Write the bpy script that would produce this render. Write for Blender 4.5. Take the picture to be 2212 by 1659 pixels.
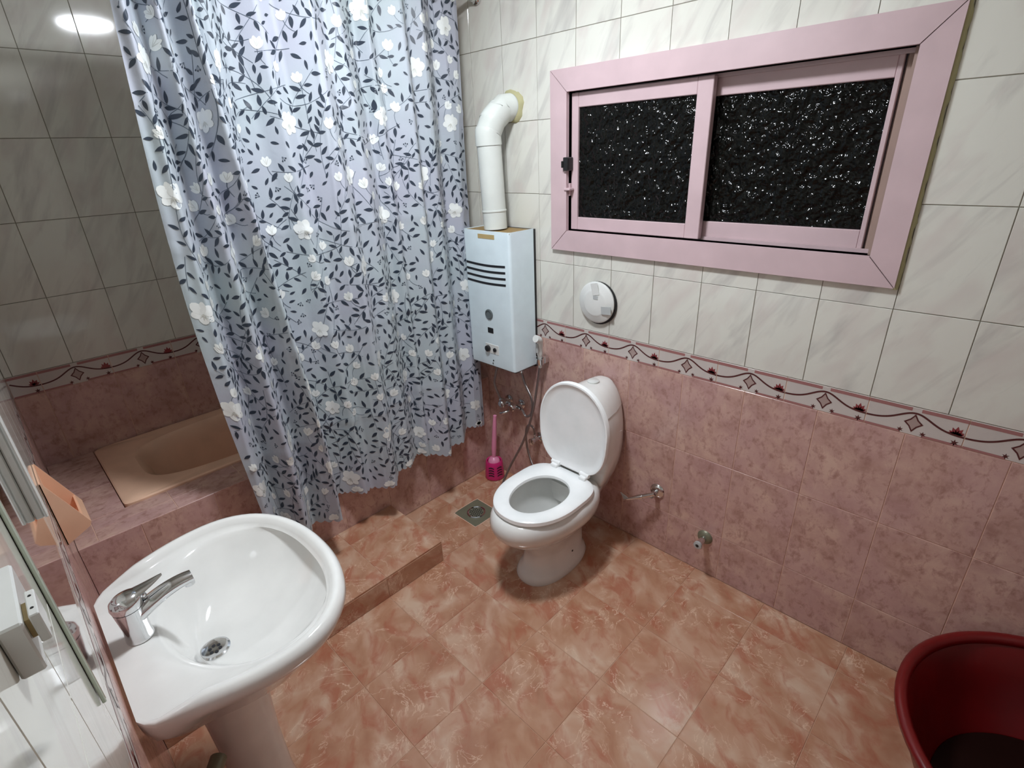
import bpy, math, random
import numpy as np
from mathutils import Matrix, Vector

for o in list(bpy.data.objects):
    bpy.data.objects.remove(o)
scn = bpy.context.scene
COL = scn.collection
PI = math.pi

# ------------------------------------------------------------------ camera
cam_d = bpy.data.cameras.new('camera')
cam = bpy.data.objects.new('camera', cam_d)
COL.objects.link(cam)
cam_d.sensor_fit = 'HORIZONTAL'
cam_d.sensor_width = 36.0
cam_d.lens = 36.0 * 1121.85 / 2212.0
cam_d.clip_start = 0.01
CAM = Vector((2.06037, -1.85956, 1.77842))
RX = Vector((0.71690, 0.69608, -0.03917))
RY = Vector((0.25786, -0.31694, -0.91272))     # image down
RZ = Vector((-0.64774, 0.64423, -0.40670))     # view direction
m3 = Matrix((RX, -RY, -RZ)).transposed()
cam.matrix_world = Matrix.Translation(CAM) @ m3.to_4x4()
scn.camera = cam

# ------------------------------------------------------------------ world, exposure
world = bpy.data.worlds.new('world')
scn.world = world
world.use_nodes = True
world.node_tree.nodes['Background'].inputs[0].default_value = (0.006, 0.008, 0.012, 1)
world.node_tree.nodes['Background'].inputs[1].default_value = 1.0
scn.view_settings.view_transform = 'Standard'
scn.view_settings.look = 'None'
scn.view_settings.gamma = 1.0
scn.view_settings.exposure = 0.0
scn.view_settings.use_curve_mapping = False
LAMP_COL = (0.95, 1.0, 1.06)
LAMP_STRENGTH = 174.0
LAMP_AT = (0.86, -0.93, 2.65)
scn.cycles.diffuse_bounces = 8
scn.cycles.max_bounces = 14

# ------------------------------------------------------------------ room dimensions
XB, XN = -0.793, 2.95          # back wall (behind the tub), near wall
YL, YR = -1.93, 0.0            # left wall, window wall
ZC = 2.65
B0, B1 = 0.925, 1.020          # decorative border
ROWS_UP = [1.020, 1.3074, 1.604, 1.901, 2.198, 2.495, 2.65]
ROWS_LO = [0.0, 0.2284, 0.5768, 0.925]
LEDGE = 0.598
WX0, WX1, WZ0, WZ1 = 0.498, 1.806, 1.371, 2.072      # window casing, outer
OX0, OX1, OZ0, OZ1 = 0.583, 1.727, 1.456, 1.990      # window casing, inner


# ------------------------------------------------------------------ node helpers
class NT:
    def __init__(s, name):
        s.m = bpy.data.materials.new(name)
        s.m.use_nodes = True
        s.t = s.m.node_tree
        s.t.nodes.clear()
        s.out = s.n('ShaderNodeOutputMaterial')
        s.b = s.n('ShaderNodeBsdfPrincipled')
        s.l(s.b.outputs[0], s.out.inputs[0])

    def n(s, typ, **kw):
        nd = s.t.nodes.new(typ)
        for k, v in kw.items():
            setattr(nd, k, v)
        return nd

    def l(s, a, b):
        s.t.links.new(a, b)

    def set(s, **kw):
        names = dict(color='Base Color', rough='Roughness', metal='Metallic', ior='IOR', trans='Transmission Weight',
                     spec='Specular IOR Level', coat='Coat Weight', coat_rough='Coat Roughness', sheen='Sheen Weight',
                     sss='Subsurface Weight', alpha='Alpha')
        for k, v in kw.items():
            i = s.b.inputs[names[k]]
            if isinstance(v, (tuple, list)):
                i.default_value = (*v[:3], 1)
            else:
                i.default_value = v
        return s

    def coord(s, kind='Object', rnd=0.0, scale=(1, 1, 1)):
        tc = s.n('ShaderNodeTexCoord')
        o = tc.outputs[kind]
        if rnd:
            oi = s.n('ShaderNodeObjectInfo')
            mu = s.n('ShaderNodeMath', operation='MULTIPLY')
            mu.inputs[1].default_value = rnd
            s.l(oi.outputs['Random'], mu.inputs[0])
            ad = s.n('ShaderNodeVectorMath', operation='ADD')
            s.l(o, ad.inputs[0])
            s.l(mu.outputs[0], ad.inputs[1])
            o = ad.outputs[0]
        if scale != (1, 1, 1):
            mp = s.n('ShaderNodeVectorMath', operation='MULTIPLY')
            mp.inputs[1].default_value = scale
            s.l(o, mp.inputs[0])
            o = mp.outputs[0]
        return o

    def rotate(s, vec, angle, axis='Y_AXIS'):
        r = s.n('ShaderNodeVectorRotate', rotation_type=axis)
        r.inputs['Angle'].default_value = angle
        s.l(vec, r.inputs['Vector'])
        return r.outputs[0]

    def scale(s, vec, sc):
        mp = s.n('ShaderNodeVectorMath', operation='MULTIPLY')
        mp.inputs[1].default_value = sc
        s.l(vec, mp.inputs[0])
        return mp.outputs[0]

    def noise(s, vec, scale=5.0, detail=3.0, rough=0.5, dist=0.0):
        nd = s.n('ShaderNodeTexNoise')
        nd.inputs['Scale'].default_value = scale
        nd.inputs['Detail'].default_value = detail
        nd.inputs['Roughness'].default_value = rough
        nd.inputs['Distortion'].default_value = dist
        s.l(vec, nd.inputs['Vector'])
        return nd.outputs[0]

    def ramp(s, fac, stops, interp='LINEAR'):
        r = s.n('ShaderNodeValToRGB')
        r.color_ramp.interpolation = interp
        e = r.color_ramp.elements
        while len(e) < len(stops):
            e.new(0.5)
        for i, (p, c) in enumerate(stops):
            e[i].position = p
            e[i].color = (*c, 1) if not isinstance(c, (int, float)) else (c, c, c, 1)
        s.l(fac, r.inputs[0])
        return r.outputs[0]

    def mix(s, fac, a, b, blend='MIX'):
        m = s.n('ShaderNodeMix', data_type='RGBA', blend_type=blend)
        for sock, v in ((m.inputs[0], fac), (m.inputs[6], a), (m.inputs[7], b)):
            if isinstance(v, (int, float)):
                sock.default_value = v
            elif isinstance(v, tuple):
                sock.default_value = (*v, 1)
            else:
                s.l(v, sock)
        return m.outputs[2]

    def math(s, op, a, b=0.0):
        m = s.n('ShaderNodeMath', operation=op)
        for i, v in enumerate((a, b)):
            if isinstance(v, (int, float)):
                m.inputs[i].default_value = v
            else:
                s.l(v, m.inputs[i])
        return m.outputs[0]

    def bump(s, h, strength=0.2, dist=0.01):
        b = s.n('ShaderNodeBump')
        b.inputs['Strength'].default_value = strength
        b.inputs['Distance'].default_value = dist
        s.l(h, b.inputs['Height'])
        s.l(b.outputs[0], s.b.inputs['Normal'])

    def col(s, sock):
        s.l(sock, s.b.inputs['Base Color'])


def srgb(r, g, b):
    f = lambda c: ((c / 255) / 12.92) if c / 255 <= 0.04045 else ((c / 255 + 0.055) / 1.055) ** 2.4
    return (f(r), f(g), f(b))


def plain(name, color, rough=0.4, metal=0.0, **kw):
    n = NT(name)
    n.set(rough=rough, metal=metal, **kw)
    v = n.coord()
    k = n.noise(v, 9.0, 4)
    c = n.mix(n.ramp(k, [(0.3, 0.0), (0.75, 1.0)]), tuple(x * 0.93 for x in color), tuple(min(1, x * 1.05) for x in color))
    n.col(c)
    return n.m


M = {}


def build_materials():
    # white marbled wall tile: diagonal grey and faint rose streaks
    n = NT('white_marble_tile').set(rough=0.07, ior=1.5)
    v = n.coord(rnd=37.0)
    r = n.rotate(v, math.radians(-30))
    s1 = n.noise(n.scale(r, (16, 4, 3.2)), 1.0, 4, 0.55, 0.6)
    s2 = n.noise(n.scale(r, (9, 4, 4.0)), 1.3, 3, 0.5, 0.4)
    c = n.mix(n.ramp(s1, [(0.50, 0.0), (0.80, 1.0)]), srgb(216, 216, 207), srgb(184, 182, 177))
    c = n.mix(n.ramp(s2, [(0.48, 0.0), (0.80, 0.75)]), c, srgb(202, 192, 187))
    n.col(c)
    M['white_tile'] = n.m

    # mottled rose lower wall tile
    n = NT('rose_mottled_tile').set(rough=0.2, ior=1.5)
    v = n.coord(rnd=53.0)
    a = n.noise(v, 9.0, 5, 0.62, 0.3)
    b = n.noise(n.scale(v, (40, 40, 28)), 1.0, 5, 0.68, 0.3)
    st = n.noise(n.scale(v, (34, 30, 12)), 1.0, 4, 0.6, 0.5)
    c = n.ramp(a, [(0.30, srgb(170, 132, 122)), (0.46, srgb(192, 156, 146)), (0.62, srgb(206, 172, 159)), (0.80, srgb(212, 182, 166))])
    g = n.noise(n.coord('Object', rnd=19.0), 4.0, 2)
    c = n.mix(n.ramp(g, [(0.45, 0.0), (0.62, 0.4)]), c, srgb(188, 150, 152))
    c = n.mix(n.ramp(b, [(0.50, 0.0), (0.70, 0.75)]), c, srgb(150, 108, 100))
    c = n.mix(n.ramp(st, [(0.56, 0.0), (0.80, 0.5)]), c, srgb(214, 184, 170))
    n.col(c)
    M['rose_tile'] = n.m

    # salmon marble floor tile with cream clouds and thin veins
    n = NT('salmon_marble_tile').set(rough=0.16, ior=1.5)
    v = n.coord(rnd=71.0)
    v2 = n.rotate(v, math.radians(-35))
    a = n.noise(n.scale(v2, (6.5, 6, 9.0)), 1.0, 3, 0.5, 0.5)
    b = n.noise(n.scale(v2, (9, 9, 15)), 1.0, 4, 0.55, 0.7)
    c = n.ramp(a, [(0.30, srgb(166, 116, 90)), (0.45, srgb(180, 136, 109)), (0.57, srgb(191, 152, 127)), (0.72, srgb(202, 173, 150))])
    c = n.mix(n.ramp(b, [(0.50, 0.0), (0.66, 0.8)]), c, srgb(170, 106, 82))
    w = n.noise(v2, 7.0, 5, 0.6, 1.8)
    ve = n.math('ABSOLUTE', n.math('SUBTRACT', w, 0.5))
    vm = n.noise(v, 6.0, 2)
    mask = n.math('MULTIPLY', n.ramp(ve, [(0.0, 1.0), (0.016, 0.0)]), n.ramp(vm, [(0.46, 0.0), (0.60, 0.75)]))
    c = n.mix(mask, c, srgb(222, 190, 166))
    n.col(c)
    M['floor_tile'] = n.m

    M['grout_grey'] = plain('grey_grout', srgb(120, 116, 102), 0.8)
    M['grout_cream'] = plain('cream_grout', srgb(216, 180, 160), 0.8)
    M['grout_dark'] = plain('brown_grout', srgb(190, 150, 124), 0.8)
    M['border_white'] = plain('border_white_glaze', srgb(200, 192, 187), 0.2)
    M['border_rose'] = plain('border_rose_print', srgb(160, 112, 110), 0.25)
    M['border_brown'] = plain('border_brown_print', srgb(84, 44, 44), 0.25)
    M['border_red'] = plain('border_red_print', srgb(138, 62, 66), 0.25)
    M['border_grey'] = plain('border_grey_print', srgb(168, 148, 142), 0.25)
    M['plaster'] = plain('white_ceiling_paint', srgb(240, 240, 236), 0.7)
    M['porcelain'] = plain('white_porcelain', srgb(226, 226, 223), 0.07, coat=0.3)
    M['seat_plastic'] = plain('white_seat_plastic', srgb(248, 252, 252), 0.18)
    M['white_plastic'] = plain('white_plastic', srgb(218, 220, 217), 0.3)
    M['enamel'] = plain('white_enamel', srgb(226, 243, 250), 0.28)
    M['pipe_white'] = plain('white_painted_pipe', srgb(214, 219, 214), 0.25)
    M['black'] = plain('black_plastic', (0.012, 0.012, 0.013), 0.4)
    M['dark_slot'] = plain('dark_slot', (0.01, 0.011, 0.016), 0.7)
    M['glass_lens'] = plain('grey_lens', srgb(96, 104, 106), 0.15)
    M['tape'] = plain('grey_tape', srgb(176, 180, 180), 0.5)
    M['yellow_strip'] = plain('brass_foil_strip', srgb(184, 162, 112), 0.35)
    M['rust'] = plain('rusty_plate', srgb(146, 120, 76), 0.6)
    M['foam'] = plain('yellow_foam', srgb(178, 174, 134), 0.9)
    M['peach'] = plain('peach_plastic', srgb(230, 184, 154), 0.3)
    M['tub_peach'] = plain('peach_enamel', srgb(242, 202, 174), 0.18)
    M['pink_frame'] = plain('pink_painted_aluminium', srgb(200, 176, 180), 0.35)
    M['pink_dirty'] = plain('dusty_brown_rail', srgb(158, 134, 124), 0.6)
    M['magenta'] = plain('magenta_plastic', srgb(206, 44, 118), 0.3)
    M['pink_handle'] = plain('pink_handle_plastic', srgb(232, 150, 184), 0.3)
    M['drain_metal'] = plain('tarnished_steel', srgb(128, 128, 108), 0.4, 0.35)
    M['mirror'] = plain('mirror_silver', (0.86, 0.90, 0.88), 0.03, 1.0)
    M['mirror_edge'] = plain('green_glass_edge', srgb(206, 224, 210), 0.1)

    n = NT('chrome').set(color=(0.72, 0.73, 0.74), rough=0.09, metal=1.0)
    k = n.noise(n.coord(), 30, 3)
    n.l(n.ramp(k, [(0.3, 0.06), (0.8, 0.16)]), n.b.inputs['Roughness'])
    M['chrome'] = n.m
    n = NT('braided_steel').set(color=(0.42, 0.40, 0.40), rough=0.28, metal=1.0)
    w = n.n('ShaderNodeTexWave')
    w.inputs['Scale'].default_value = 120
    n.l(n.coord('Generated'), w.inputs['Vector'])
    n.bump(w.outputs[1], 0.4, 0.002)
    M['braid'] = n.m

    # red plastic
    n = NT('red_plastic').set(rough=0.3)
    k = n.noise(n.coord(), 6, 4)
    n.col(n.ramp(k, [(0.3, srgb(92, 6, 8)), (0.75, srgb(112, 10, 14))]))
    M['red'] = n.m

    M['basin_shade'] = plain('basin_shade', (0.014, 0.005, 0.004), 0.25, ior=1.2)  # near-black colour standing in for shade inside the red basin
    # patterned (hammered) obscure window glass at night
    n = NT('patterned_glass').set(rough=0.03, ior=1.30)
    v = n.coord('Object')
    h = n.math('ADD', n.noise(v, 52, 1.0, 0.4), n.math('MULTIPLY', n.noise(v, 21, 0.0), 0.9))
    n.bump(h, 1.0, 0.0155)
    n.col(n.ramp(n.noise(v, 20, 3), [(0.3, (0.002, 0.0023, 0.002)), (0.8, (0.005, 0.0055, 0.0045))]))
    M['obscure_glass'] = n.m

    # satin curtain
    n = NT('satin_blue_grey').set(rough=0.52, sheen=0.1, spec=0.35)
    v = n.coord('Object')
    k = n.noise(v, 2.6, 2)
    c = n.ramp(k, [(0.38, srgb(170, 182, 187)), (0.62, srgb(171, 175, 188))])  # teal and lilac sheen of the satin painted in as broad patches
    n.col(c)
    n.bump(n.noise(n.scale(v, (1, 1, 1)), 22, 3), 0.25, 0.006)
    M['satin'] = n.m
    M['print_dark'] = plain('navy_leaf_print', srgb(44, 54, 68), 0.45)
    M['print_stem'] = plain('slate_stem_print', srgb(80, 92, 106), 0.45)
    M['print_white'] = plain('white_flower_print', srgb(228, 232, 230), 0.4)
    M['print_cream'] = plain('cream_vein_print', srgb(200, 202, 196), 0.4)

    n = NT('lamp_diffuser').set(color=(0.9, 0.9, 0.9), rough=0.4)
    n.b.inputs['Emission Color'].default_value = (*LAMP_COL, 1)
    n.b.inputs['Emission Strength'].default_value = LAMP_STRENGTH
    M['lamp'] = n.m


build_materials()


# ------------------------------------------------------------------ mesh helpers
class MB:
    def __init__(s):
        s.v, s.f, s.mi = [], [], []

    def add(s, verts, faces, mi=0):
        o = len(s.v)
        s.v += [tuple(p) for p in verts]
        s.f += [tuple(i + o for i in f) for f in faces]
        s.mi += [mi] * len(faces)
        return s

    def box(s, lo, hi, ch=0.0, mi=0):
        (x0, y0, z0), (x1, y1, z1) = lo, hi
        if ch <= 0:
            v = [(x, y, z) for x in (x0, x1) for y in (y0, y1) for z in (z0, z1)]
            f = [(0, 1, 3, 2), (4, 6, 7, 5), (0, 4, 5, 1), (2, 3, 7, 6), (0, 2, 6, 4), (1, 5, 7, 3)]
            return s.add(v, f, mi)
        # chamfered box: for each corner three vertices
        c = min(ch, (x1 - x0) / 2.01, (y1 - y0) / 2.01, (z1 - z0) / 2.01)
        v, idx = [], {}
        for i in (0, 1):
            for j in (0, 1):
                for k in (0, 1):
                    X, Y, Z = (x0, x1)[i], (y0, y1)[j], (z0, z1)[k]
                    sx, sy, sz = (c, -c)[i], (c, -c)[j], (c, -c)[k]
                    idx[i, j, k] = len(v)
                    v += [(X, Y + sy, Z + sz), (X + sx, Y, Z + sz), (X + sx, Y + sy, Z)]
        g = lambda i, j, k, a: idx[i, j, k] + a
        f = []
        f.append((g(0, 0, 0, 0), g(0, 0, 1, 0), g(0, 1, 1, 0), g(0, 1, 0, 0)))
        f.append((g(1, 0, 0, 0), g(1, 1, 0, 0), g(1, 1, 1, 0), g(1, 0, 1, 0)))
        f.append((g(0, 0, 0, 1), g(1, 0, 0, 1), g(1, 0, 1, 1), g(0, 0, 1, 1)))
        f.append((g(0, 1, 0, 1), g(0, 1, 1, 1), g(1, 1, 1, 1), g(1, 1, 0, 1)))
        f.append((g(0, 0, 0, 2), g(0, 1, 0, 2), g(1, 1, 0, 2), g(1, 0, 0, 2)))
        f.append((g(0, 0, 1, 2), g(1, 0, 1, 2), g(1, 1, 1, 2), g(0, 1, 1, 2)))
        for i in (0, 1):
            for j in (0, 1):
                f.append((g(i, j, 0, 0), g(i, j, 1, 0), g(i, j, 1, 1), g(i, j, 0, 1)))
            for k in (0, 1):
                f.append((g(i, 0, k, 0), g(i, 1, k, 0), g(i, 1, k, 2), g(i, 0, k, 2)))
        for j in (0, 1):
            for k in (0, 1):
                f.append((g(0, j, k, 1), g(1, j, k, 1), g(1, j, k, 2), g(0, j, k, 2)))
        for i in (0, 1):
            for j in (0, 1):
                for k in (0, 1):
                    b = idx[i, j, k]
                    f.append((b, b + 1, b + 2))
        return s.add(v, f, mi)

    def loft(s, rings, close=True, cap0=False, cap1=False, mi=0):
        n = len(rings[0])
        v = [p for r in rings for p in r]
        f = []
        for k in range(len(rings) - 1):
            for i in range(n if close else n - 1):
                j = (i + 1) % n
                f.append((k * n + i, k * n + j, (k + 1) * n + j, (k + 1) * n + i))
        if cap0:
            f.append(tuple(range(n))[::-1])
        if cap1:
            f.append(tuple((len(rings) - 1) * n + i for i in range(n)))
        return s.add(v, f, mi)

    def tube(s, path, r, seg=10, mi=0, caps=True):
        P = [Vector(p) for p in path]
        n = len(P)
        R = r if isinstance(r, (list, tuple)) else [r] * n
        rings, up = [], None
        for i in range(n):
            t = (P[min(i + 1, n - 1)] - P[max(i - 1, 0)])
            t = t.normalized() if t.length > 1e-9 else Vector((0, 0, 1))
            if up is None:
                up = t.orthogonal().normalized()
            up = (up - t * up.dot(t))
            up = up.normalized() if up.length > 1e-6 else t.orthogonal().normalized()
            bi = t.cross(up)
            rings.append([P[i] + (up * math.cos(2 * PI * k / seg) + bi * math.sin(2 * PI * k / seg)) * R[i] for k in range(seg)])
        return s.loft(rings, True, caps, caps, mi)

    def lathe(s, prof, at=(0, 0, 0), axis=(0, 0, 1), seg=32, mi=0, cap0=True, cap1=True):
        a = Vector(axis).normalized()
        u = a.orthogonal().normalized()
        w = a.cross(u)
        at = Vector(at)
        rings = [[at + a * h + (u * math.cos(2 * PI * k / seg) + w * math.sin(2 * PI * k / seg)) * r for k in range(seg)] for r, h in prof]
        return s.loft(rings, True, cap0, cap1, mi)

    def prism(s, poly, fn, d0, d1, mi=0):
        """poly of 2D points, fn(a, b, d) -> 3D; extruded from d0 to d1"""
        n = len(poly)
        v = [fn(a, b, d0) for a, b in poly] + [fn(a, b, d1) for a, b in poly]
        f = [tuple(range(n))[::-1], tuple(range(n, 2 * n))]
        f += [(i, (i + 1) % n, n + (i + 1) % n, n + i) for i in range(n)]
        return s.add(v, f, mi)

    def mesh(s, name, mats, smooth=None):
        me = bpy.data.meshes.new(name)
        me.from_pydata(s.v, [], s.f)
        for m in (mats if isinstance(mats, (list, tuple)) else [mats]):
            me.materials.append(M[m] if isinstance(m, str) else m)
        if any(s.mi):
            me.polygons.foreach_set('material_index', s.mi)
        me.update()
        import bmesh
        bm = bmesh.new()
        bm.from_mesh(me)
        bmesh.ops.recalc_face_normals(bm, faces=bm.faces)
        bm.to_mesh(me)
        bm.free()
        if smooth is not None:
            me.polygons.foreach_set('use_smooth', [True] * len(me.polygons))
            if smooth < 179:
                me.set_sharp_from_angle(angle=math.radians(smooth))
        return me


def link(name, data, parent=None, loc=None, rot=None):
    o = bpy.data.objects.new(name, data)
    COL.objects.link(o)
    if parent is not None:
        o.parent = parent
    if loc is not None:
        o.location = loc
    if rot is not None:
        o.rotation_euler = rot
    return o


def tag(o, label=None, cat=None, group=None, kind=None):
    if label: o['label'] = label
    if cat: o['category'] = cat
    if group: o['group'] = group
    if kind: o['kind'] = kind
    return o


def thing(name, label, cat, loc=(0, 0, 0), rotz=0.0, group=None):
    o = link(name, None, None, loc, (0, 0, rotz))
    o.empty_display_size = 0.05
    return tag(o, label, cat, group)


def part(name, mb, mats, parent, smooth=None, label=None, loc=None, rot=None):
    o = link(name, mb.mesh(name, mats, smooth), parent, loc, rot)
    if label: o['label'] = label
    return o


def solid(name, mb, mats, label, cat, smooth=None, group=None):
    return tag(link(name, mb.mesh(name, mats, smooth)), label, cat, group)


def bez(p0, p1, p2, p3, n=16):
    P = [Vector(p) for p in (p0, p1, p2, p3)]
    return [P[0] * (1 - t) ** 3 + P[1] * 3 * t * (1 - t) ** 2 + P[2] * 3 * t * t * (1 - t) + P[3] * t ** 3 for t in [i / n for i in range(n + 1)]]


def spline(pts, n=10):
    """Catmull-Rom through points"""
    P = [Vector(p) for p in pts]
    P = [P[0] * 2 - P[1]] + P + [P[-1] * 2 - P[-2]]
    out = []
    for i in range(1, len(P) - 2):
        a, b, c, d = P[i - 1:i + 3]
        for k in range(n):
            t = k / n
            out.append(0.5 * ((2 * b) + (c - a) * t + (2 * a - 5 * b + 4 * c - d) * t * t + (3 * b - a - 3 * c + d) * t ** 3))
    out.append(P[-2])
    return out


def sub(name, label, parent, mb, mats, smooth=None):
    return part(name, mb, mats, parent, smooth, label)


# ------------------------------------------------------------------ tiles
GAP = 0.0022
RECESS = 0.0016
_tile_cache = {}
ROT_WIN, ROT_BACK, ROT_LEFT, ROT_NEAR = (0, 0, 0), (0, 0, PI / 2), (0, 0, PI), (0, 0, -PI / 2)
ROT_UP = (-PI / 2, 0, 0)


def tile_mesh(kind, w, h, mat, depth=0.008):
    key = (kind, round(w, 4), round(h, 4))
    if key not in _tile_cache:
        c = 0.0010
        a, b = w / 2, h / 2
        front = [(-a + c, 0, -b + c), (a - c, 0, -b + c), (a - c, 0, b - c), (-a + c, 0, b - c)]
        mid = [(-a, c, -b), (a, c, -b), (a, c, b), (-a, c, b)]
        back = [(-a, depth, -b), (a, depth, -b), (a, depth, b), (-a, depth, b)]
        mb = MB()
        mb.loft([front, mid, back], True, True, True)
        _tile_cache[key] = mb.mesh(kind, mat)
    return _tile_cache[key]


def cells_mesh(kind, keep, mat, depth=0.008):
    """tile with a notch: keep = list of (x0,x1,z0,z1) cells on a shared grid"""
    edges, mb = {}, MB()
    for x0, x1, z0, z1 in keep:
        mb.add([(x0, 0, z0), (x1, 0, z0), (x1, 0, z1), (x0, 0, z1)], [(0, 1, 2, 3)])
        for e in (((x0, z0), (x1, z0)), ((x1, z0), (x1, z1)), ((x1, z1), (x0, z1)), ((x0, z1), (x0, z0))):
            k = tuple(sorted(e))
            edges[k] = edges.get(k, 0) + 1
    for (p, q), n in edges.items():
        if n == 1:
            mb.add([(p[0], 0, p[1]), (q[0], 0, q[1]), (q[0], depth, q[1]), (p[0], depth, p[1])], [(0, 1, 2, 3)])
    return mb.mesh(kind, mat)


def to_world(rot, u, v, plane):
    if rot == ROT_WIN: return (u, plane, v)
    if rot == ROT_BACK: return (plane, u, v)
    if rot == ROT_LEFT: return (-u, plane, v)
    if rot == ROT_NEAR: return (plane, -u, v)
    if rot == ROT_UP: return (u, v, plane)


def lay(name, parent, rot, plane, us, vs, mat, hole=None, skip=None, depth=0.008):
    """grid of tiles between the joint positions us (along) and vs (up)"""
    made = []
    for i in range(len(us) - 1):
        for j in range(len(vs) - 1):
            u0, u1, v0, v1 = us[i] + GAP / 2, us[i + 1] - GAP / 2, vs[j] + GAP / 2, vs[j + 1] - GAP / 2
            if u1 - u0 < 0.004 or v1 - v0 < 0.004:
                continue
            if skip and skip(u0, u1, v0, v1):
                continue
            cu, cv = (u0 + u1) / 2, (v0 + v1) / 2
            if hole and u0 < hole[1] and u1 > hole[0] and v0 < hole[3] and v1 > hole[2]:
                if u0 >= hole[0] and u1 <= hole[1] and v0 >= hole[2] and v1 <= hole[3]:
                    continue
                xs = sorted({u0, u1} | {h for h in hole[:2] if u0 < h < u1})
                zs = sorted({v0, v1} | {h for h in hole[2:] if v0 < h < v1})
                keep = []
                for a in range(len(xs) - 1):
                    for b in range(len(zs) - 1):
                        mx, mz = (xs[a] + xs[a + 1]) / 2, (zs[b] + zs[b + 1]) / 2
                        if not (hole[0] < mx < hole[1] and hole[2] < mz < hole[3]):
                            keep.append((xs[a] - cu, xs[a + 1] - cu, zs[b] - cv, zs[b + 1] - cv))
                if not keep:
                    continue
                me = cells_mesh(name, keep, mat, depth)
            else:
                me = tile_mesh(name, u1 - u0, v1 - v0, mat, depth)
            made.append(link(name, me, parent, to_world(rot, cu, cv, plane), rot))
    return made


def joints(lo, hi, origin, step):
    k0 = math.floor((lo - origin) / step) + 1
    out = [lo]
    k = k0
    while origin + k * step < hi - 1e-6:
        if origin + k * step > lo + 1e-6:
            out.append(origin + k * step)
        k += 1
    return out + [hi]


# printed vine border on a 25 cm tile
def border_print_mesh():
    mb = MB()
    y = -0.0004

    def poly(pts, mi):
        mb.add([(a, y, b) for a, b in pts], [tuple(range(len(pts)))], mi)

    def strip(pts, w, mi):
        L, R = [], []
        for i, (a, b) in enumerate(pts):
            p, q = pts[max(i - 1, 0)], pts[min(i + 1, len(pts) - 1)]
            dx, dz = q[0] - p[0], q[1] - p[1]
            l = math.hypot(dx, dz)
            ww = w[i] if isinstance(w, list) else w
            L.append((a - dz / l * ww / 2, b + dx / l * ww / 2))
            R.append((a + dz / l * ww / 2, b - dx / l * ww / 2))
        v = [(a, y - 0.0002, b) for a, b in L + R]
        n = len(pts)
        mb.add(v, [(i, i + 1, n + i + 1, n + i) for i in range(n - 1)], mi)

    e = 0.1238
    poly([(-e, 0.0335), (-0.012, 0.0335), (-0.012, 0.0445), (-e, 0.0445)], 0)
    poly([(0.012, 0.0335), (e, 0.0335), (e, 0.0445), (0.012, 0.0445)], 0)
    poly([(-e, -0.0462), (-0.026, -0.0462), (-0.030, -0.0385), (-e, -0.0385)], 0)
    poly([(0.026, -0.0462), (e, -0.0462), (e, -0.0385), (0.030, -0.0385)], 0)

    def vine(u):
        uu = (u % 0.25) / 0.25
        ph = uu + 0.07 * math.sin(2 * PI * uu)
        return 0.0075 + 0.0200 * math.cos(2 * PI * ph)
    strip([(u, vine(u)) for u in np.linspace(-e, e, 49)], 0.0058, 1)
    # diamond, concave sides
    def dia(hw, hh, c):
        return [(0, hh), (hw * .42, hh * .42 * c), (hw, 0), (hw * .42, -hh * .42 * c), (0, -hh), (-hw * .42, -hh * .42 * c), (-hw, 0), (-hw * .42, hh * .42 * c)]
    zc = -0.006
    o, i_ = dia(0.025, 0.031, 1.0), dia(0.0185, 0.0235, 1.0)
    v = [(a, y - 0.0003, b + zc) for a, b in o] + [(a, y - 0.0003, b + zc) for a, b in i_]
    mb.add(v, [(k, (k + 1) % 8, 8 + (k + 1) % 8, 8 + k) for k in range(8)], 1)
    poly([(a, b + zc) for a, b in i_], 3)
    # lotus blossoms above the vine (one whole, placed right of the middle)
    def lotus(cx, cz):
        for ang, ln in ((-62, .021), (-30, .025), (0, .028), (30, .025), (62, .021)):
            t = math.radians(ang)
            d, nrm = (math.sin(t), math.cos(t)), (math.cos(t), -math.sin(t))
            P = [(0, -.002), (.28, -.0042), (.62, -.0046), (1, 0), (.62, .0046), (.28, .0042)]
            poly([(cx + d[0] * ln * a + nrm[0] * b, cz + d[1] * ln * a + nrm[1] * b) for a, b in P], 2)
        poly([(cx - .022, cz + .004), (cx, cz - .005), (cx + .022, cz + .004), (cx, cz + .008)], 2)
    lotus(0.104, vine(0.104) + 0.002)
    def star(cx, cz, r, mi=1):
        P = []
        for k in range(12):
            rr = r if k % 2 == 0 else r * .38
            P.append((cx + rr * math.sin(k * PI / 6), cz + rr * math.cos(k * PI / 6)))
        poly(P, mi)
    star(0.106, -0.0355, 0.0115)
    star(-0.029, -0.0360, 0.0095)
    star(0.029, -0.0360, 0.0095)
    return mb.mesh('border_print', ['border_rose', 'border_brown', 'border_red', 'border_grey'])


BORDER_PRINT = border_print_mesh()


def clip_print(du, lo, hi):
    mb = MB()
    for p in BORDER_PRINT.polygons:
        v = [BORDER_PRINT.vertices[i].co for i in p.vertices]
        if len(v) == 4 and max(q.x for q in v) - min(q.x for q in v) > 0.05:      # the long bands are shortened
            w = [(min(max(q.x + du, lo), hi), q.y, q.z) for q in v]
            if max(a[0] for a in w) - min(a[0] for a in w) > 1e-4:
                mb.add(w, [tuple(range(4))], p.material_index)
        elif all(lo <= q.x + du <= hi for q in v):
            mb.add([(q.x + du, q.y, q.z) for q in v], [tuple(range(len(v)))], p.material_index)
    return mb.mesh('border_print', ['border_rose', 'border_brown', 'border_red', 'border_grey'])


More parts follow.
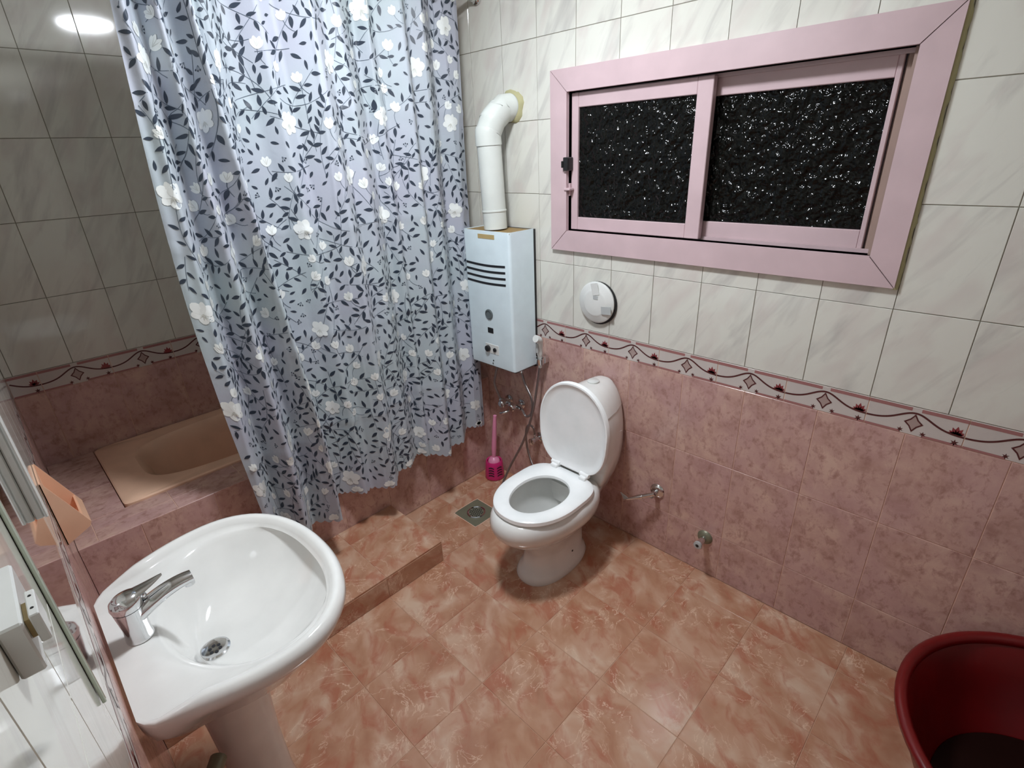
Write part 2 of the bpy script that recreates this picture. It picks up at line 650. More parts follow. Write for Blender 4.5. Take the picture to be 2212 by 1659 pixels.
def lay_border(parent, rot, plane, lo, hi, centre):
    us = joints(lo, hi, centre - 0.125, 0.25)
    for i in range(len(us) - 1):
        u0, u1 = us[i] + GAP / 2, us[i + 1] - GAP / 2
        if u1 - u0 < 0.01:
            continue
        t = link('border_tile', tile_mesh('border_tile', u1 - u0, B1 - B0 - GAP, 'border_white'), parent,
                 to_world(rot, (u0 + u1) / 2, (B0 + B1) / 2, plane), rot)
        c = (u0 + u1) / 2
        k = round((c - centre) / 0.25)
        if abs(u1 - u0 - 0.25 + GAP) < 1e-3:
            link('border_print', BORDER_PRINT, t)
        else:       # a cut tile carries the part of the print that is left on it
            du = centre + (math.floor((c - centre + 0.125) / 0.25)) * 0.25 - c
            link('border_print', clip_print(du, -(u1 - u0) / 2, (u1 - u0) / 2), t)


# ------------------------------------------------------------------ the room shell
def wall_with_zones(name, rot, plane, u0, u1, thick=0.15, hole=None):
    mb = MB()
    us = sorted({u0, u1} | (set(hole[:2]) if hole else set()))
    vs = sorted({0.0, B1 - 0.001, ZC} | (set(hole[2:]) if hole else set()))
    d0, d1 = RECESS, thick
    for a in range(len(us) - 1):
        for b in range(len(vs) - 1):
            mu, mv = (us[a] + us[a + 1]) / 2, (vs[b] + vs[b + 1]) / 2
            if hole and hole[0] < mu < hole[1] and hole[2] < mv < hole[3]:
                continue
            lo, hi = (us[a], d0, vs[b]), (us[a + 1], d1, vs[b + 1])
            mb.box(lo, hi, 0, 0 if mv > B1 - 0.001 else 1)
    me = mb.mesh(name, ['grout_grey', 'grout_cream'])
    o = link(name, me, None, to_world(rot, 0, 0, plane), rot)
    o['kind'] = 'structure'
    return o


def child_lay(wall, rot, plane, *a, **k):
    """tiles are laid in world terms, then moved under the wall"""
    inv = wall.matrix_basis.inverted()
    for t in lay(a[0], None, rot, plane, *a[1:], **k):
        t.parent = wall
        t.matrix_parent_inverse = inv


def child_border(wall, rot, plane, lo, hi, centre):
    before = set(bpy.data.objects)
    lay_border(None, rot, plane, lo, hi, centre)
    inv = wall.matrix_basis.inverted()
    for o in set(bpy.data.objects) - before:
        if o.parent is None:
            o.parent = wall
            o.matrix_parent_inverse = inv


# floor
mb = MB().box((XB - .15, YL - .15, -0.12), (XN + .15, YR + .15, -RECESS))
floor = tag(link('floor', mb.mesh('floor', 'grout_dark')), kind='structure')
DRX = (0.180, 0.363, -0.484, -0.308)
fu = joints(0.0, XN, 0.7185, 0.3085)
fv = joints(YL, YR, -0.137, 0.3055)
lay('floor_tile', floor, ROT_UP, 0.0, fu, fv, 'floor_tile', hole=DRX)
# ceiling
mb = MB().box((XB - .15, YL - .15, ZC), (XN + .15, YR + .15, ZC + 0.12))
tag(link('ceiling', mb.mesh('ceiling', 'plaster')), kind='structure')
# window wall
wr = wall_with_zones('wall_right', ROT_WIN, YR, XB - .15, XN + .15, hole=(OX0, OX1, OZ0, OZ1))
child_lay(wr, ROT_WIN, YR, 'wall_tile', joints(XB, XN, 0.6146, 0.2), ROWS_UP, 'white_tile', hole=(OX0 - .004, OX1 + .004, OZ0 - .004, OZ1 + .004))
child_lay(wr, ROT_WIN, YR, 'dado_tile', joints(XB, XN, 1.18, 0.25), ROWS_LO, 'rose_tile')
child_border(wr, ROT_WIN, YR, XB, XN, 0.9415)
# back wall
wb = wall_with_zones('wall_back', ROT_BACK, XB, YL - .15, YR + .15)
child_lay(wb, ROT_BACK, XB, 'wall_tile', joints(YL, YR, -1.3036, 0.2), ROWS_UP, 'white_tile')
child_lay(wb, ROT_BACK, XB, 'dado_tile', joints(YL, YR, -1.33, 0.25), [LEDGE - .01, B0], 'rose_tile')
child_border(wb, ROT_BACK, XB, YL, YR, -1.455)
# left wall (along = -x)
wl = wall_with_zones('wall_left', ROT_LEFT, YL, -XN - .15, -XB + .15)
child_lay(wl, ROT_LEFT, YL, 'wall_tile', joints(-XN, -XB, -0.9, 0.2), ROWS_UP, 'white_tile')
child_lay(wl, ROT_LEFT, YL, 'dado_tile', joints(-XN, -XB, -0.9, 0.25), ROWS_LO, 'rose_tile')
child_border(wl, ROT_LEFT, YL, -XN, -XB, -0.9)
# near wall, behind the camera
wn = wall_with_zones('wall_near', ROT_NEAR, XN, -YR - .15, -YL + .15)
child_lay(wn, ROT_NEAR, XN, 'wall_tile', joints(-YR, -YL, 0.1, 0.2), ROWS_UP, 'white_tile')
child_lay(wn, ROT_NEAR, XN, 'dado_tile', joints(-YR, -YL, 0.1, 0.25), ROWS_LO, 'rose_tile')
child_border(wn, ROT_NEAR, XN, -YR, -YL, 0.1)

# ------------------------------------------------------------------ window
win = tag(link('window_1', None), 'pink aluminium sliding window with patterned dark glass', kind='structure')
CY0, CY1 = -0.016, 0.0
# mitred casing, four boards
for pts in ([(WX0, WZ1), (WX1, WZ1), (OX1, OZ1), (OX0, OZ1)], [(WX0, WZ0), (OX0, OZ0), (OX1, OZ0), (WX1, WZ0)],
            [(WX0, WZ0), (WX0, WZ1), (OX0, OZ1), (OX0, OZ0)], [(WX1, WZ0), (OX1, OZ0), (OX1, OZ1), (WX1, WZ1)]):
    c = (sum(p[0] for p in pts) / 4, sum(p[1] for p in pts) / 4)
    q = []
    for p in pts:      # hairline mitre
        d = Vector((c[0] - p[0], c[1] - p[1])).normalized() * 0.0016
        q.append((p[0] + d[0], p[1] + d[1]))
    part('casing_board', MB().prism(q, lambda a, b, d: (a, d, b), CY0, CY1 - 0.0005), 'pink_frame', win)
# lining of the opening
li = MB()
li.box((OX0 - .02, 0.0, OZ0 - .02), (OX0, 0.145, OZ1 + .02))
li.box((OX1, 0.0, OZ0 - .02), (OX1 + .02, 0.145, OZ1 + .02))
li.box((OX0, 0.0, OZ0 - .02), (OX1, 0.145, OZ0))
li.box((OX0, 0.0, OZ1), (OX1, 0.145, OZ1 + .02))
part('frame_lining', li, 'pink_frame', win)
rl = MB()
for zz in (OZ0, OZ1 - 0.012):
    rl.box((OX0, 0.040, zz), (OX1, 0.046, zz + 0.012))
part('track_rail', rl, 'pink_frame', win)
# dusty inner jamb profile on the right
jb = MB()
jb.box((OX1 - 0.012, 0.012, OZ0), (OX1, 0.075, OZ1))
jb.box((OX1 - 0.030, 0.050, OZ0), (OX1 - 0.012, 0.058, OZ1))
jb.box((OX1 - 0.036, 0.066, OZ0), (OX1 - 0.012, 0.074, OZ1))
part('jamb_track', jb, 'pink_dirty', win)


def sash(x0, x1, y0, y1, st_l, st_r, rail):
    z0, z1 = OZ0 + 0.005, OZ1 - 0.005
    s = part('sash', MB().box((x0, y0, z0), (x0 + st_l, y1, z1), 0.002), 'pink_frame', win)
    part('stile', MB().box((x1 - st_r, y0, z0), (x1, y1, z1), 0.002), 'pink_frame', s)
    part('rail', MB().box((x0 + st_l, y0 + .001, z0), (x1 - st_r, y1 - .001, z0 + rail), 0.002), 'pink_frame', s)
    part('rail', MB().box((x0 + st_l, y0 + .001, z1 - rail), (x1 - st_r, y1 - .001, z1), 0.002), 'pink_frame', s)
    ym = (y0 + y1) / 2
    pane = MB().box((x0 + st_l - .004, ym - .003, z0 + rail - .004), (x1 - st_r + .004, ym + .003, z1 - rail + .004))
    part('pane', pane, 'obscure_glass', s)
    return s


s1 = sash(0.589, 1.178, 0.010, 0.036, 0.034, 0.056, 0.052)
s2 = sash(1.128, OX1 - 0.038, 0.048, 0.074, 0.040, 0.014, 0.060)
la = MB().box((0.575, -0.030, 1.700), (0.600, 0.010, 1.752), 0.003)
la.box((0.570, -0.036, 1.712), (0.578, -0.010, 1.738), 0.002)
part('latch', la, 'black', win, None, 'black sliding latch')
part('latch_tab', MB().box((0.574, -0.022, 1.622), (0.606, 0.008, 1.632), 0.002).box((0.586, -0.004, 1.60), (0.592, 0.009, 1.65), 0.001), 'pink_frame', win)
# yellowed sealant down the right side
se = MB()
random.seed(3)
zz = np.linspace(WZ0 - 0.004, WZ1 + 0.03, 40)
ring = [[(WX1 - .004, -0.001, z), (WX1 + 0.006 + 0.006 * random.random(), -0.0015, z), (WX1 + 0.006, -0.009, z), (WX1 - .004, -0.011, z)] for z in zz]
se.loft(ring, True, True, True)
part('sealant_bead', se, 'foam', win, 40, 'yellowed sealant along the right side')

# ------------------------------------------------------------------ tub surround, step, tub
TX0, TX1, TY0, TY1 = -0.785, -0.165, -1.760, -0.030
sur = thing('tub_surround', 'rose tiled ledge and low wall around the sunken bathtub', 'tub surround', (0, -0.96, 0))
inv = Matrix.Translation((0, 0.96, 0))
def adopt(objs, parent, inv):
    for o in objs:
        o.parent = parent
        o.matrix_parent_inverse = inv
core = MB()
core.box((TX1 + .002, YL + .003, 0), (-RECESS, YR - .002, LEDGE - RECESS))
core.box((XB + .003, YL + .003, 0), (TX1 + .002, TY0 - .002, LEDGE - RECESS))
core.box((XB + .003, TY1 + .002, 0), (TX1 + .002, YR - .002, LEDGE - RECESS))
adopt([link('core', core.mesh('core', 'grout_cream'))], sur, inv)
adopt(lay('apron_tile', None, ROT_BACK, 0.0, joints(YL, YR, -0.244, 0.25), [0, 0.314, LEDGE], 'rose_tile'), sur, inv)
adopt(lay('ledge_tile', None, ROT_UP, LEDGE, [TX1, -0.084, 0.0], joints(YL, YR, -1.62, 0.25), 'rose_tile'), sur, inv)
adopt(lay('ledge_tile', None, ROT_UP, LEDGE, joints(XB, TX1, TX1, 0.25), [YL, TY0], 'rose_tile'), sur, inv)
adopt(lay('ledge_tile', None, ROT_UP, LEDGE, joints(XB, TX1, TX1, 0.25), [TY1, YR], 'rose_tile'), sur, inv)

st = thing('tiled_step', 'low tiled step in front of the bathtub wall beside the sink', 'step', (0.2, -1.3, 0))
inv = Matrix.Translation((-0.2, 1.3, 0))
SX, SZ, SY = 0.4236, 0.114, -0.745
adopt([link('core', MB().box((0.003, YL + .003, 0.001), (SX - RECESS, SY - RECESS, SZ - RECESS)).mesh('core', 'grout_dark'))], st, inv)
adopt(lay('step_tile', None, ROT_UP, SZ, [0.0, 0.118, SX], joints(YL, SY, -1.052, 0.3055), 'floor_tile'), st, inv)
adopt(lay('riser_tile', None, ROT_BACK, SX, joints(YL, SY, -1.052, 0.3055), [0, SZ - 0.009], 'floor_tile'), st, inv)
mb_ = lay('riser_tile', None, (0, 0, PI), SY, [-SX + .001, -0.118, -0.002], [0, SZ - 0.009], 'floor_tile')
adopt(mb_, st, inv)

# bathtub: rim, lofted basin
def sring(cx, cy, hx, hy, z, p, n=64):
    out = []
    for k in range(n):
        t = 2 * PI * k / n
        c, s = math.cos(t), math.sin(t)
        out.append((cx + hx * math.copysign(abs(c) ** (2 / p), c), cy + hy * math.copysign(abs(s) ** (2 / p), s), z))
    return out
tub = thing('bathtub', 'peach enamel bathtub set behind the floral shower curtain', 'bathtub', (-0.475, -0.895, LEDGE))
cx, cy = -0.475, -0.895
hx, hy = (TX1 - TX0) / 2 - .001, (TY1 - TY0) / 2 - .001
R0 = [(x - cx, y - cy, z - LEDGE) for x, y, z in sring(cx, cy, hx, hy, LEDGE - 0.006, 40)]
def T(r): return [(x - cx, y - cy, z - LEDGE) for x, y, z in r]
rim = MB()
rim.loft([T(sring(cx, cy, hx, hy, LEDGE - 0.02, 40)), T(sring(cx, cy, hx, hy, LEDGE + 0.006, 40)), T(sring(cx, cy, hx - .006, hy - .006, LEDGE + 0.011, 36)),
          T(sring(cx, cy, hx - .05, hy - .09, LEDGE + 0.008, 7)), T(sring(cx, cy, hx - .062, hy - .115, LEDGE + 0.006, 4.2))])
part('rim', rim, 'tub_peach', tub, 40)
bas = MB()
bas.loft([T(sring(cx, cy, hx - .062, hy - .115, LEDGE + 0.006, 4.2)), T(sring(cx, cy, hx - .075, hy - .13, LEDGE - 0.006, 4.0)), T(sring(cx, cy, hx - .085, hy - .155, LEDGE - 0.06, 3.8)),
          T(sring(cx, cy, hx - .105, hy - .21, LEDGE - 0.22, 3.5)), T(sring(cx, cy, hx - .14, hy - .29, LEDGE - 0.35, 3.2)),
          T(sring(cx, cy, hx - .20, hy - .42, LEDGE - 0.375, 3))], True, False, True)
part('basin', bas, 'tub_peach', tub, 60)

# ------------------------------------------------------------------ shower rod and curtain
rod = thing('shower_rod', 'chrome shower rod with wall flange above the curtain', 'rod', (0.078, 0, 2.395))
part('pole', MB().tube([(0, -0.004, 0), (0, YL + 0.004, 0)], 0.0125, 14), 'chrome', rod, 40)
part('flange', MB().lathe([(0.030, 0.0), (0.030, 0.008), (0.022, 0.016), (0.020, 0.035), (0.0135, 0.036)], (0, -0.002, 0), (0, -1, 0), 24), 'chrome', rod, 40)
part('flange', MB().lathe([(0.030, 0.0), (0.030, 0.008), (0.022, 0.016), (0.020, 0.035), (0.0135, 0.036)], (0, YL + 0.002, 0), (0, 1, 0), 24), 'chrome', rod, 40)

KNOTS = [  # fold line at the top, at the hem, distance from the wall side
    (-0.02, -0.02, .045), (-0.105, -0.110, .052), (-0.165, -0.160, .074), (-0.240, -0.220, .028), (-0.330, -0.315, .112), (-0.385, -0.365, .066), (-0.440, -0.430, .138),
    (-0.530, -0.500, .060), (-0.570, -0.530, .088), (-0.607, -0.560, .032), (-0.700, -0.665, .126), (-0.750, -0.720, .092), (-0.820, -0.790, .168), (-0.920, -0.870, .074),
    (-0.980, -0.920, .108), (-1.045, -0.970, .052), (-1.165, -1.050, .018), (-1.205, -1.095, .210), (-1.250, -1.180, .070), (-1.290, -1.240, .180), (-1.325, -1.310, .060),
    (-1.360, -1.370, .165), (-1.42, -1.46, .12)]
KNOT_T, KNOT_B, KNOT_X = (np.array([k[i] for k in KNOTS]) for i in range(3))
Y_R, Z_T = -0.105, 2.372


def y_left(v):
    return -1.378 - 0.040 * math.sin(min(1, v * 1.1) * PI) - 0.012 * v


def hem(t):
    return 0.345 + 0.022 * math.sin(t * 19) - 0.035 * max(0, min(1, (t - 0.62) / 0.2)) + 0.03 * max(0, (t - .9) / .1)


def surf(t, v):
    """t: 0 right .. 1 left; v: 0 top .. 1 hem"""
    y = Y_R + (y_left(v) - Y_R) * t
    zb = hem(t)
    z = Z_T + (zb - Z_T) * v
    q = min(1, max(0, (2.20 - z) / 1.5))
    kn = -(KNOT_T + (KNOT_B - KNOT_T) * q)
    ys = -y + np.array([-0.010, -0.005, 0.0, 0.005, 0.010])
    x = float(np.interp(ys, kn, KNOT_X).mean())
    x = 0.085 + (x - 0.085) * (0.90 + 0.18 * v)
    # small secondary gathers near the top left
    g = max(0, min(1, (t - 0.74) / 0.1)) * max(0, 1 - v * 1.5)
    x += 0.006 * g * math.sin(y * 150)
    # packing creases
    for zc in (0.72, 1.13, 1.54, 1.95):
        x += 0.0040 * math.exp(-((z - zc) / 0.012) ** 2)
    for k, tc in enumerate((0.18, 0.36, 0.56, 0.80)):
        x += 0.003 * math.exp(-((t - tc) / 0.004) ** 2)
    # sideways lean that follows gravity a little
    x += 0.006 * math.sin(z * 3.1 + t * 7)
    if y > -0.24:      # tucked in beside the heater
        x = min(x, 0.066 + max(0.0, -0.19 - y) * 1.2)
    return Vector((max(x, 0.012), y, z))


NU, NV = 560, 110
ctn = thing('shower_curtain', 'blue grey satin shower curtain printed with dark leaves and white flowers', 'shower curtain', (0.1, -0.75, 0.35))
co = Vector((0.1, -0.75, 0.35))
grid = [[surf(i / NU, j / NV) - co for i in range(NU + 1)] for j in range(NV + 1)]
for i in range(NU + 1):    # scalloped hem
    grid[NV][i] = grid[NV][i] + Vector((0, 0, 0.011 * (1 - abs(math.sin(i / NU * 58 * PI))) - 0.006))
cb = MB()
cb.v = [tuple(p) for r in grid for p in r]
W1 = NU + 1
cb.f = [(j * W1 + i, j * W1 + i + 1, (j + 1) * W1 + i + 1, (j + 1) * W1 + i) for j in range(NV) for i in range(NU)]
cb.mi = [0] * len(cb.f)
part('cloth', cb, 'satin', ctn, 180)
# cloth coordinates: s across (arc length), h down
mid = [surf(i / 1000, 0.5) for i in range(1001)]
arc = np.concatenate([[0], np.cumsum([(mid[i + 1] - mid[i]).length for i in range(1000)])])
CW, CH = float(arc[-1]), Z_T - 0.34
OFF = 0.0011


def on_cloth(s, h, off=OFF):
    t = float(np.interp(s, arc, np.linspace(0, 1, 1001)))
    v = h / CH
    e = 0.0015
    p = surf(t, v)
    a = surf(min(1, t + e), v) - surf(max(0, t - e), v)
    b = surf(t, min(1, v + e)) - surf(t, max(0, v - e))
    n = a.cross(b)
    n.normalize()
    if n.x < 0:
        n = -n
    return p + n * off - co


def make_print():
    rnd = random.Random(11)
    pr = MB()
    occ = {}
    CELL = 0.02

    def free(s, h, r):
        if not (r * .6 < s < CW - r * .6 and r * .6 < h < CH - r * .8):
            return False
        k = int(math.ceil(r / CELL)) + 2
        ci, cj = int(s / CELL), int(h / CELL)
        for i in range(ci - k, ci + k + 1):
            for j in range(cj - k, cj + k + 1):
                for (a, b, q) in occ.get((i, j), ()):
                    if (a - s) ** 2 + (b - h) ** 2 < (q + r) ** 2:
                        return False
        return True

    def take(s, h, r):
        occ.setdefault((int(s / CELL), int(h / CELL)), []).append((s, h, r))

    def fan(cs, ch, ang, ln, wd, mi, off=OFF, shape='leaf'):
        """a leaf or petal: strips along its axis"""
        d = (math.cos(ang), math.sin(ang))
        q = (-d[1], d[0])
        n = 6 if ln > 0.02 else 4
        rows = []
        for k in range(n + 1):
            a = k / n
            if shape == 'leaf':
                w = wd * (math.sin(PI * a ** 0.8)) ** 0.9
            else:
                w = wd * math.sin(PI * (a * 0.86 + 0.04)) ** 0.7 if a < 1 else wd * 0.25
            if k == 0:
                w = wd * (0.05 if shape == 'leaf' else 0.3)
            if k == n and shape == 'leaf':
                w = 0.0003
            rows.append([on_cloth(cs + d[0] * ln * a + q[0] * w * m, ch + d[1] * ln * a + q[1] * w * m, off) for m in (-.5, 0, .5)])
        v = [p for r in rows for p in r]
        f = []
        for k in range(n):
            for m in (0, 1):
                f.append((k * 3 + m, k * 3 + m + 1, k * 3 + m + 4, k * 3 + m + 3))
        pr.add(v, f, mi)

    def stem(pts, w=0.0016, mi=1):
        n = len(pts)
        v = []
        for i in range(n):
            p, q = pts[max(i - 1, 0)], pts[min(i + 1, n - 1)]
            l = math.hypot(q[0] - p[0], q[1] - p[1]) or 1
            nx, ny = -(q[1] - p[1]) / l * w / 2, (q[0] - p[0]) / l * w / 2
            v += [on_cloth(pts[i][0] + nx, pts[i][1] + ny, OFF * .8), on_cloth(pts[i][0] - nx, pts[i][1] - ny, OFF * .8)]
        pr.add(v, [(2 * i, 2 * i + 1, 2 * i + 3, 2 * i + 2) for i in range(n - 1)], mi)

    def leaf(s, h, ang, ln):
        fan(s, h, ang, ln, ln * 0.36, 0)

    def big_flower(s, h):
        rot = rnd.uniform(-.5, .5)
        R = rnd.uniform(0.036, 0.047)
        for k, (a, l, w) in enumerate(((90, .85, .75), (25, .9, .62), (155, .9, .62), (-40, 1.0, .85), (-140, 1.0, .85), (-90, .95, .5))):
            fan(s, h, math.radians(a) + rot, R * l, R * w, 2, OFF * (1.0 + .12 * k), 'petal')
        for a in (60, 95, 130):
            fan(s, h, math.radians(a) + rot, R * .5, R * .10, 3, OFF * 1.9)

    def tulip(s, h, ang, R):
        for k, (a, l) in enumerate(((-34, .85), (34, .85), (-14, 1.0), (14, 1.0))):
            fan(s, h, ang + math.radians(a), R * l, R * .42, 2, OFF * (1 + .12 * k), 'petal')
        for a in (-22, 0, 22):
            fan(s + math.cos(ang) * R * .15, h + math.sin(ang) * R * .15, ang + math.radians(a), R * .7, R * .05, 3, OFF * 1.7)

    # big blossoms first, in a half-drop repeat
    k = 0
    for i in range(int(CW / 0.25) + 1):
        for j in range(int(CH / 0.36) + 1):
            s = 0.09 + i * 0.255 + rnd.uniform(-.03, .03)
            h = 0.10 + j * 0.365 + (0.18 if i % 2 else 0) + rnd.uniform(-.03, .03)
            if free(s, h, 0.042):
                big_flower(s, h)
                take(s, h, 0.040)
    # tulips
    n = 0
    for _ in range(1600):
        s, h = rnd.uniform(0, CW), rnd.uniform(0, CH)
        if n < 150 and free(s, h, 0.030):
            R = rnd.uniform(0.030, 0.040)
            a = -PI / 2 + rnd.uniform(-.9, .9)
            tulip(s - math.cos(a) * R * .5, h - math.sin(a) * R * .5, a, R)
            take(s, h, 0.022)
            pts = [(s - math.cos(a) * R * .5 - math.cos(a + .12 * q) * .012 * q, h - math.sin(a) * R * .5 - math.sin(a + .12 * q) * .012 * q) for q in range(5)]
            if all(0.01 < p[0] < CW - .01 and 0.01 < p[1] < CH - .02 for p in pts):
                stem(pts)
            n += 1
    # vines
    nl = 0
    for vi in range(420):
        s, h = rnd.uniform(0.02, CW - .02), rnd.uniform(0.02, CH - .04)
        a = rnd.uniform(0, 2 * PI)
        cur = rnd.uniform(-5, 5)
        pts = []
        L = rnd.randint(14, 34)
        for q in range(L):
            if not (0.008 < s < CW - .008 and 0.012 < h < CH - .025):
                break
            pts.append((s, h))
            s += math.cos(a) * 0.008
            h += math.sin(a) * 0.008
            a += cur * 0.008
            cur += rnd.uniform(-1.2, 1.2)
        if len(pts) < 8:
            continue
        side = rnd.choice((-1, 1))
        grown = 0
        plan = []
        for q in range(3, len(pts), 3):
            dx, dy = pts[q][0] - pts[q - 1][0], pts[q][1] - pts[q - 1][1]
            aa = math.atan2(dy, dx) + side * rnd.uniform(.6, 1.1)
            ln = rnd.uniform(0.026, 0.040)
            c = (pts[q][0] + math.cos(aa) * (ln * .5 + .004), pts[q][1] + math.sin(aa) * (ln * .5 + .004))
            if free(c[0], c[1], 0.0110):
                plan.append((pts[q], aa, ln))
                take(c[0], c[1], 0.0100)
                grown += 1
            side = -side
        if grown >= 2:
            stem(pts[::2] if len(pts) > 10 else pts)
            for p, aa, ln in plan:
                leaf(p[0] + math.cos(aa) * .003, p[1] + math.sin(aa) * .003, aa, ln)
                nl += 1
    # sprigs to fill what is left: pairs of leaves and berry twigs
    for _ in range(9000):
        s, h = rnd.uniform(0.015, CW - .015), rnd.uniform(0.015, CH - .03)
        if free(s, h, 0.0155):
            a = rnd.uniform(0, 2 * PI)
            take(s, h, 0.0135)
            if rnd.random() < 0.78:
                ln = rnd.uniform(0.023, 0.034)
                leaf(s - math.cos(a) * ln / 2, h - math.sin(a) * ln / 2, a, ln)
            else:
                for d in (-.6, 0, .6):
                    tip = (s + math.cos(a + d) * .014, h + math.sin(a + d) * .014)
                    if 0.01 < tip[0] < CW - .01 and 0.01 < tip[1] < CH - .02:
                        stem([(s, h), ((s + tip[0]) / 2, (h + tip[1]) / 2), tip], 0.0012)
                        fan(tip[0] - .003, tip[1], 0, 0.006, 0.006, 0)
    # white petals along the hem
    for i in range(int(CW / 0.17)):
        s = 0.07 + i * 0.17 + rnd.uniform(-.03, .03)
        for a in (-150, -115, -80, -45, -15):
            fan(s, CH - 0.012, math.radians(a), 0.028, 0.018, 2, OFF * 2.1, 'petal')
    return pr


pp = part('printed_pattern', make_print(), ['print_dark', 'print_stem', 'print_white', 'print_cream'], ctn, 180, 'navy leaf and white flower print')
pp['kind'] = 'stuff'
# rings
for i in range(12):
    t = (i + 0.3) / 12
    p = surf(t, 0)
    rg = MB()
    ring = [(0.078 + 0.020 * math.cos(a), p.y, 2.390 + 0.026 * math.sin(a)) for a in np.linspace(0, 2 * PI, 25)[:-1]]
    n = len(ring)
    seg = []
    for k in range(n):
        a = 2 * PI * k / n
        seg.append([(0.078 + (0.022 + .0022 * math.cos(b)) * math.cos(a), p.y + .0022 * math.sin(b), 2.388 + (0.026 + .0022 * math.cos(b)) * math.sin(a)) for b in np.linspace(0, 2 * PI, 9)[:-1]])
    rg.loft(seg + [seg[0]])
    rg.v = [tuple(Vector(q) - co) for q in rg.v]
    part('ring', rg, 'white_plastic', ctn, 60)

# ------------------------------------------------------------------ ceiling lamp
lp = thing('ceiling_lamp', 'round flush ceiling lamp above the middle of the room', 'lamp', LAMP_AT)
part('base_ring', MB().lathe([(0.148, 0.0), (0.148, -0.040), (0.140, -0.048), (0.133, -0.048), (0.133, 0.0)], seg=48), 'white_plastic', lp, 40)
part('diffuser', MB().lathe([(0.132, -0.040), (0.132, -0.050), (0.126, -0.056), (0.105, -0.061), (0.055, -0.064), (0.002, -0.065)], seg=48), 'lamp', lp, 60)

# ------------------------------------------------------------------ gas water heater
HX0, HX1, HY0, HY1, HZ0, HZ1 = 0.083, 0.395, -0.182, -0.022, 0.764, 1.455
hcx, hcy, hcz = (HX0 + HX1) / 2, 0.0, HZ0
heat = thing('water_heater', 'white gas water heater hung on the wall next to the curtain', 'water heater', (hcx, 0, HZ0))
hw, hh = (HX1 - HX0) / 2, HZ1 - HZ0
# cover: front and sides, open on top, lower front edge folded under
cv = MB()
prof = []
r = 0.014
def cover_ring(z, dy=0.0, inset=0.0):
    P = []
    P.append((-hw + inset, HY1, z))
    for k in range(6):
        a = PI + k / 5 * PI / 2
        P.append((-hw + inset + r + r * math.cos(a), HY0 + dy + inset + r + r * math.sin(a), z))
    for k in range(6):
        a = 1.5 * PI + k / 5 * PI / 2
        P.append((hw - inset - r + r * math.cos(a), HY0 + dy + inset + r + r * math.sin(a), z))
    P.append((hw - inset, HY1, z))
    return P
outer = [cover_ring(0.012, 0.012, 0.006), cover_ring(0.02, 0.003, 0.0), cover_ring(0.035), cover_ring(hh)]
inner = [cover_ring(hh, 0, 0.0016), cover_ring(0.012, 0.012, 0.0076)]
cv.loft(outer + inner, close=False)
cover = part('cover', cv, 'enamel', heat, 35)
bk = MB()
bk.box((-hw + .006, -0.0225, 0.004), (hw - .006, -0.001, hh - 0.004))
bk.box((-hw + .004, HY0 + .014, 0.012), (hw - .004, HY1, 0.016))
part('chassis', bk, 'black', heat, None, 'black chassis behind the cover')
part('top_plate', MB().box((-hw + .003, HY0 + .004, hh - 0.010), (hw - .003, HY1 + .004, hh - 0.004)), 'rust', heat, None, 'stained top plate around the flue')
part('foil_strip', MB().box((-0.050, HY0 - 0.0012, hh - 0.036), (0.060, HY0 + .001, hh - 0.016)), 'yellow_strip', heat)
for k in range(4):
    z = 0.532 - k * 0.0285
    pts = [(-hw + .012 + (2 * hw - .046) * q / 12) for q in range(13)]
    v = MB()
    up = [(x, z - 0.006 * math.sin(PI * i / 12) + (0.0105 - .0 * k)) for i, x in enumerate(pts)]
    dn = [(x, z - 0.006 * math.sin(PI * i / 12)) for i, x in enumerate(pts)]
    v.prism(up + dn[::-1], lambda a, b, d: (a, d, b), HY0 - 0.0012, HY0 + 0.004)
    part('vent_slot', v, 'dark_slot', heat)
part('sight_glass', MB().lathe([(0.026, 0.002), (0.026, -0.003), (0.020, -0.005), (0.0195, -0.002), (0.001, -0.001)], (-0.003, HY0 - 0.001, 0.292), (0, 1, 0), 28), 'glass_lens', heat, 40)
part('display', MB().box((-0.020, HY0 - 0.002, 0.196), (0.020, HY0 + .002, 0.224), 0.003), 'black', heat)
kp = MB().box((-0.042, HY0 - 0.0018, 0.088), (0.052, HY0 + .002, 0.138), 0.001)
part('control_plate', kp, 'white_plastic', heat)
part('knob', MB().lathe([(0.0165, 0), (0.0155, -0.012), (0.012, -0.014), (0.001, -0.015)], (-0.022, HY0 - 0.0015, 0.112), (0, 1, 0), 20), 'black', heat, 40)
part('knob', MB().lathe([(0.011, 0), (0.010, -0.006), (0.001, -0.007)], (0.026, HY0 - 0.0015, 0.112), (0, 1, 0), 20), 'black', heat, 40)
part('screw', MB().lathe([(0.004, 0), (0.003, -0.002), (0.0005, -0.002)], (0.010, HY0 - 0.001, 0.052), (0, 1, 0), 10), 'black', heat)
part('screw', MB().lathe([(0.004, 0), (0.003, -0.002), (0.0005, -0.002)], (0.006, HY0 - 0.001, 0.036), (0, 1, 0), 10), 'black', heat)
for dx, dy in ((-0.09, -0.06), (0.0, -0.075), (0.085, -0.06)):
    part('pipe_stub', MB().lathe([(0.010, 0.015), (0.010, -0.012), (0.014, -0.014), (0.014, -0.032), (0.009, -0.034)], (dx, dy, 0), seg=14), 'chrome', heat, 40)

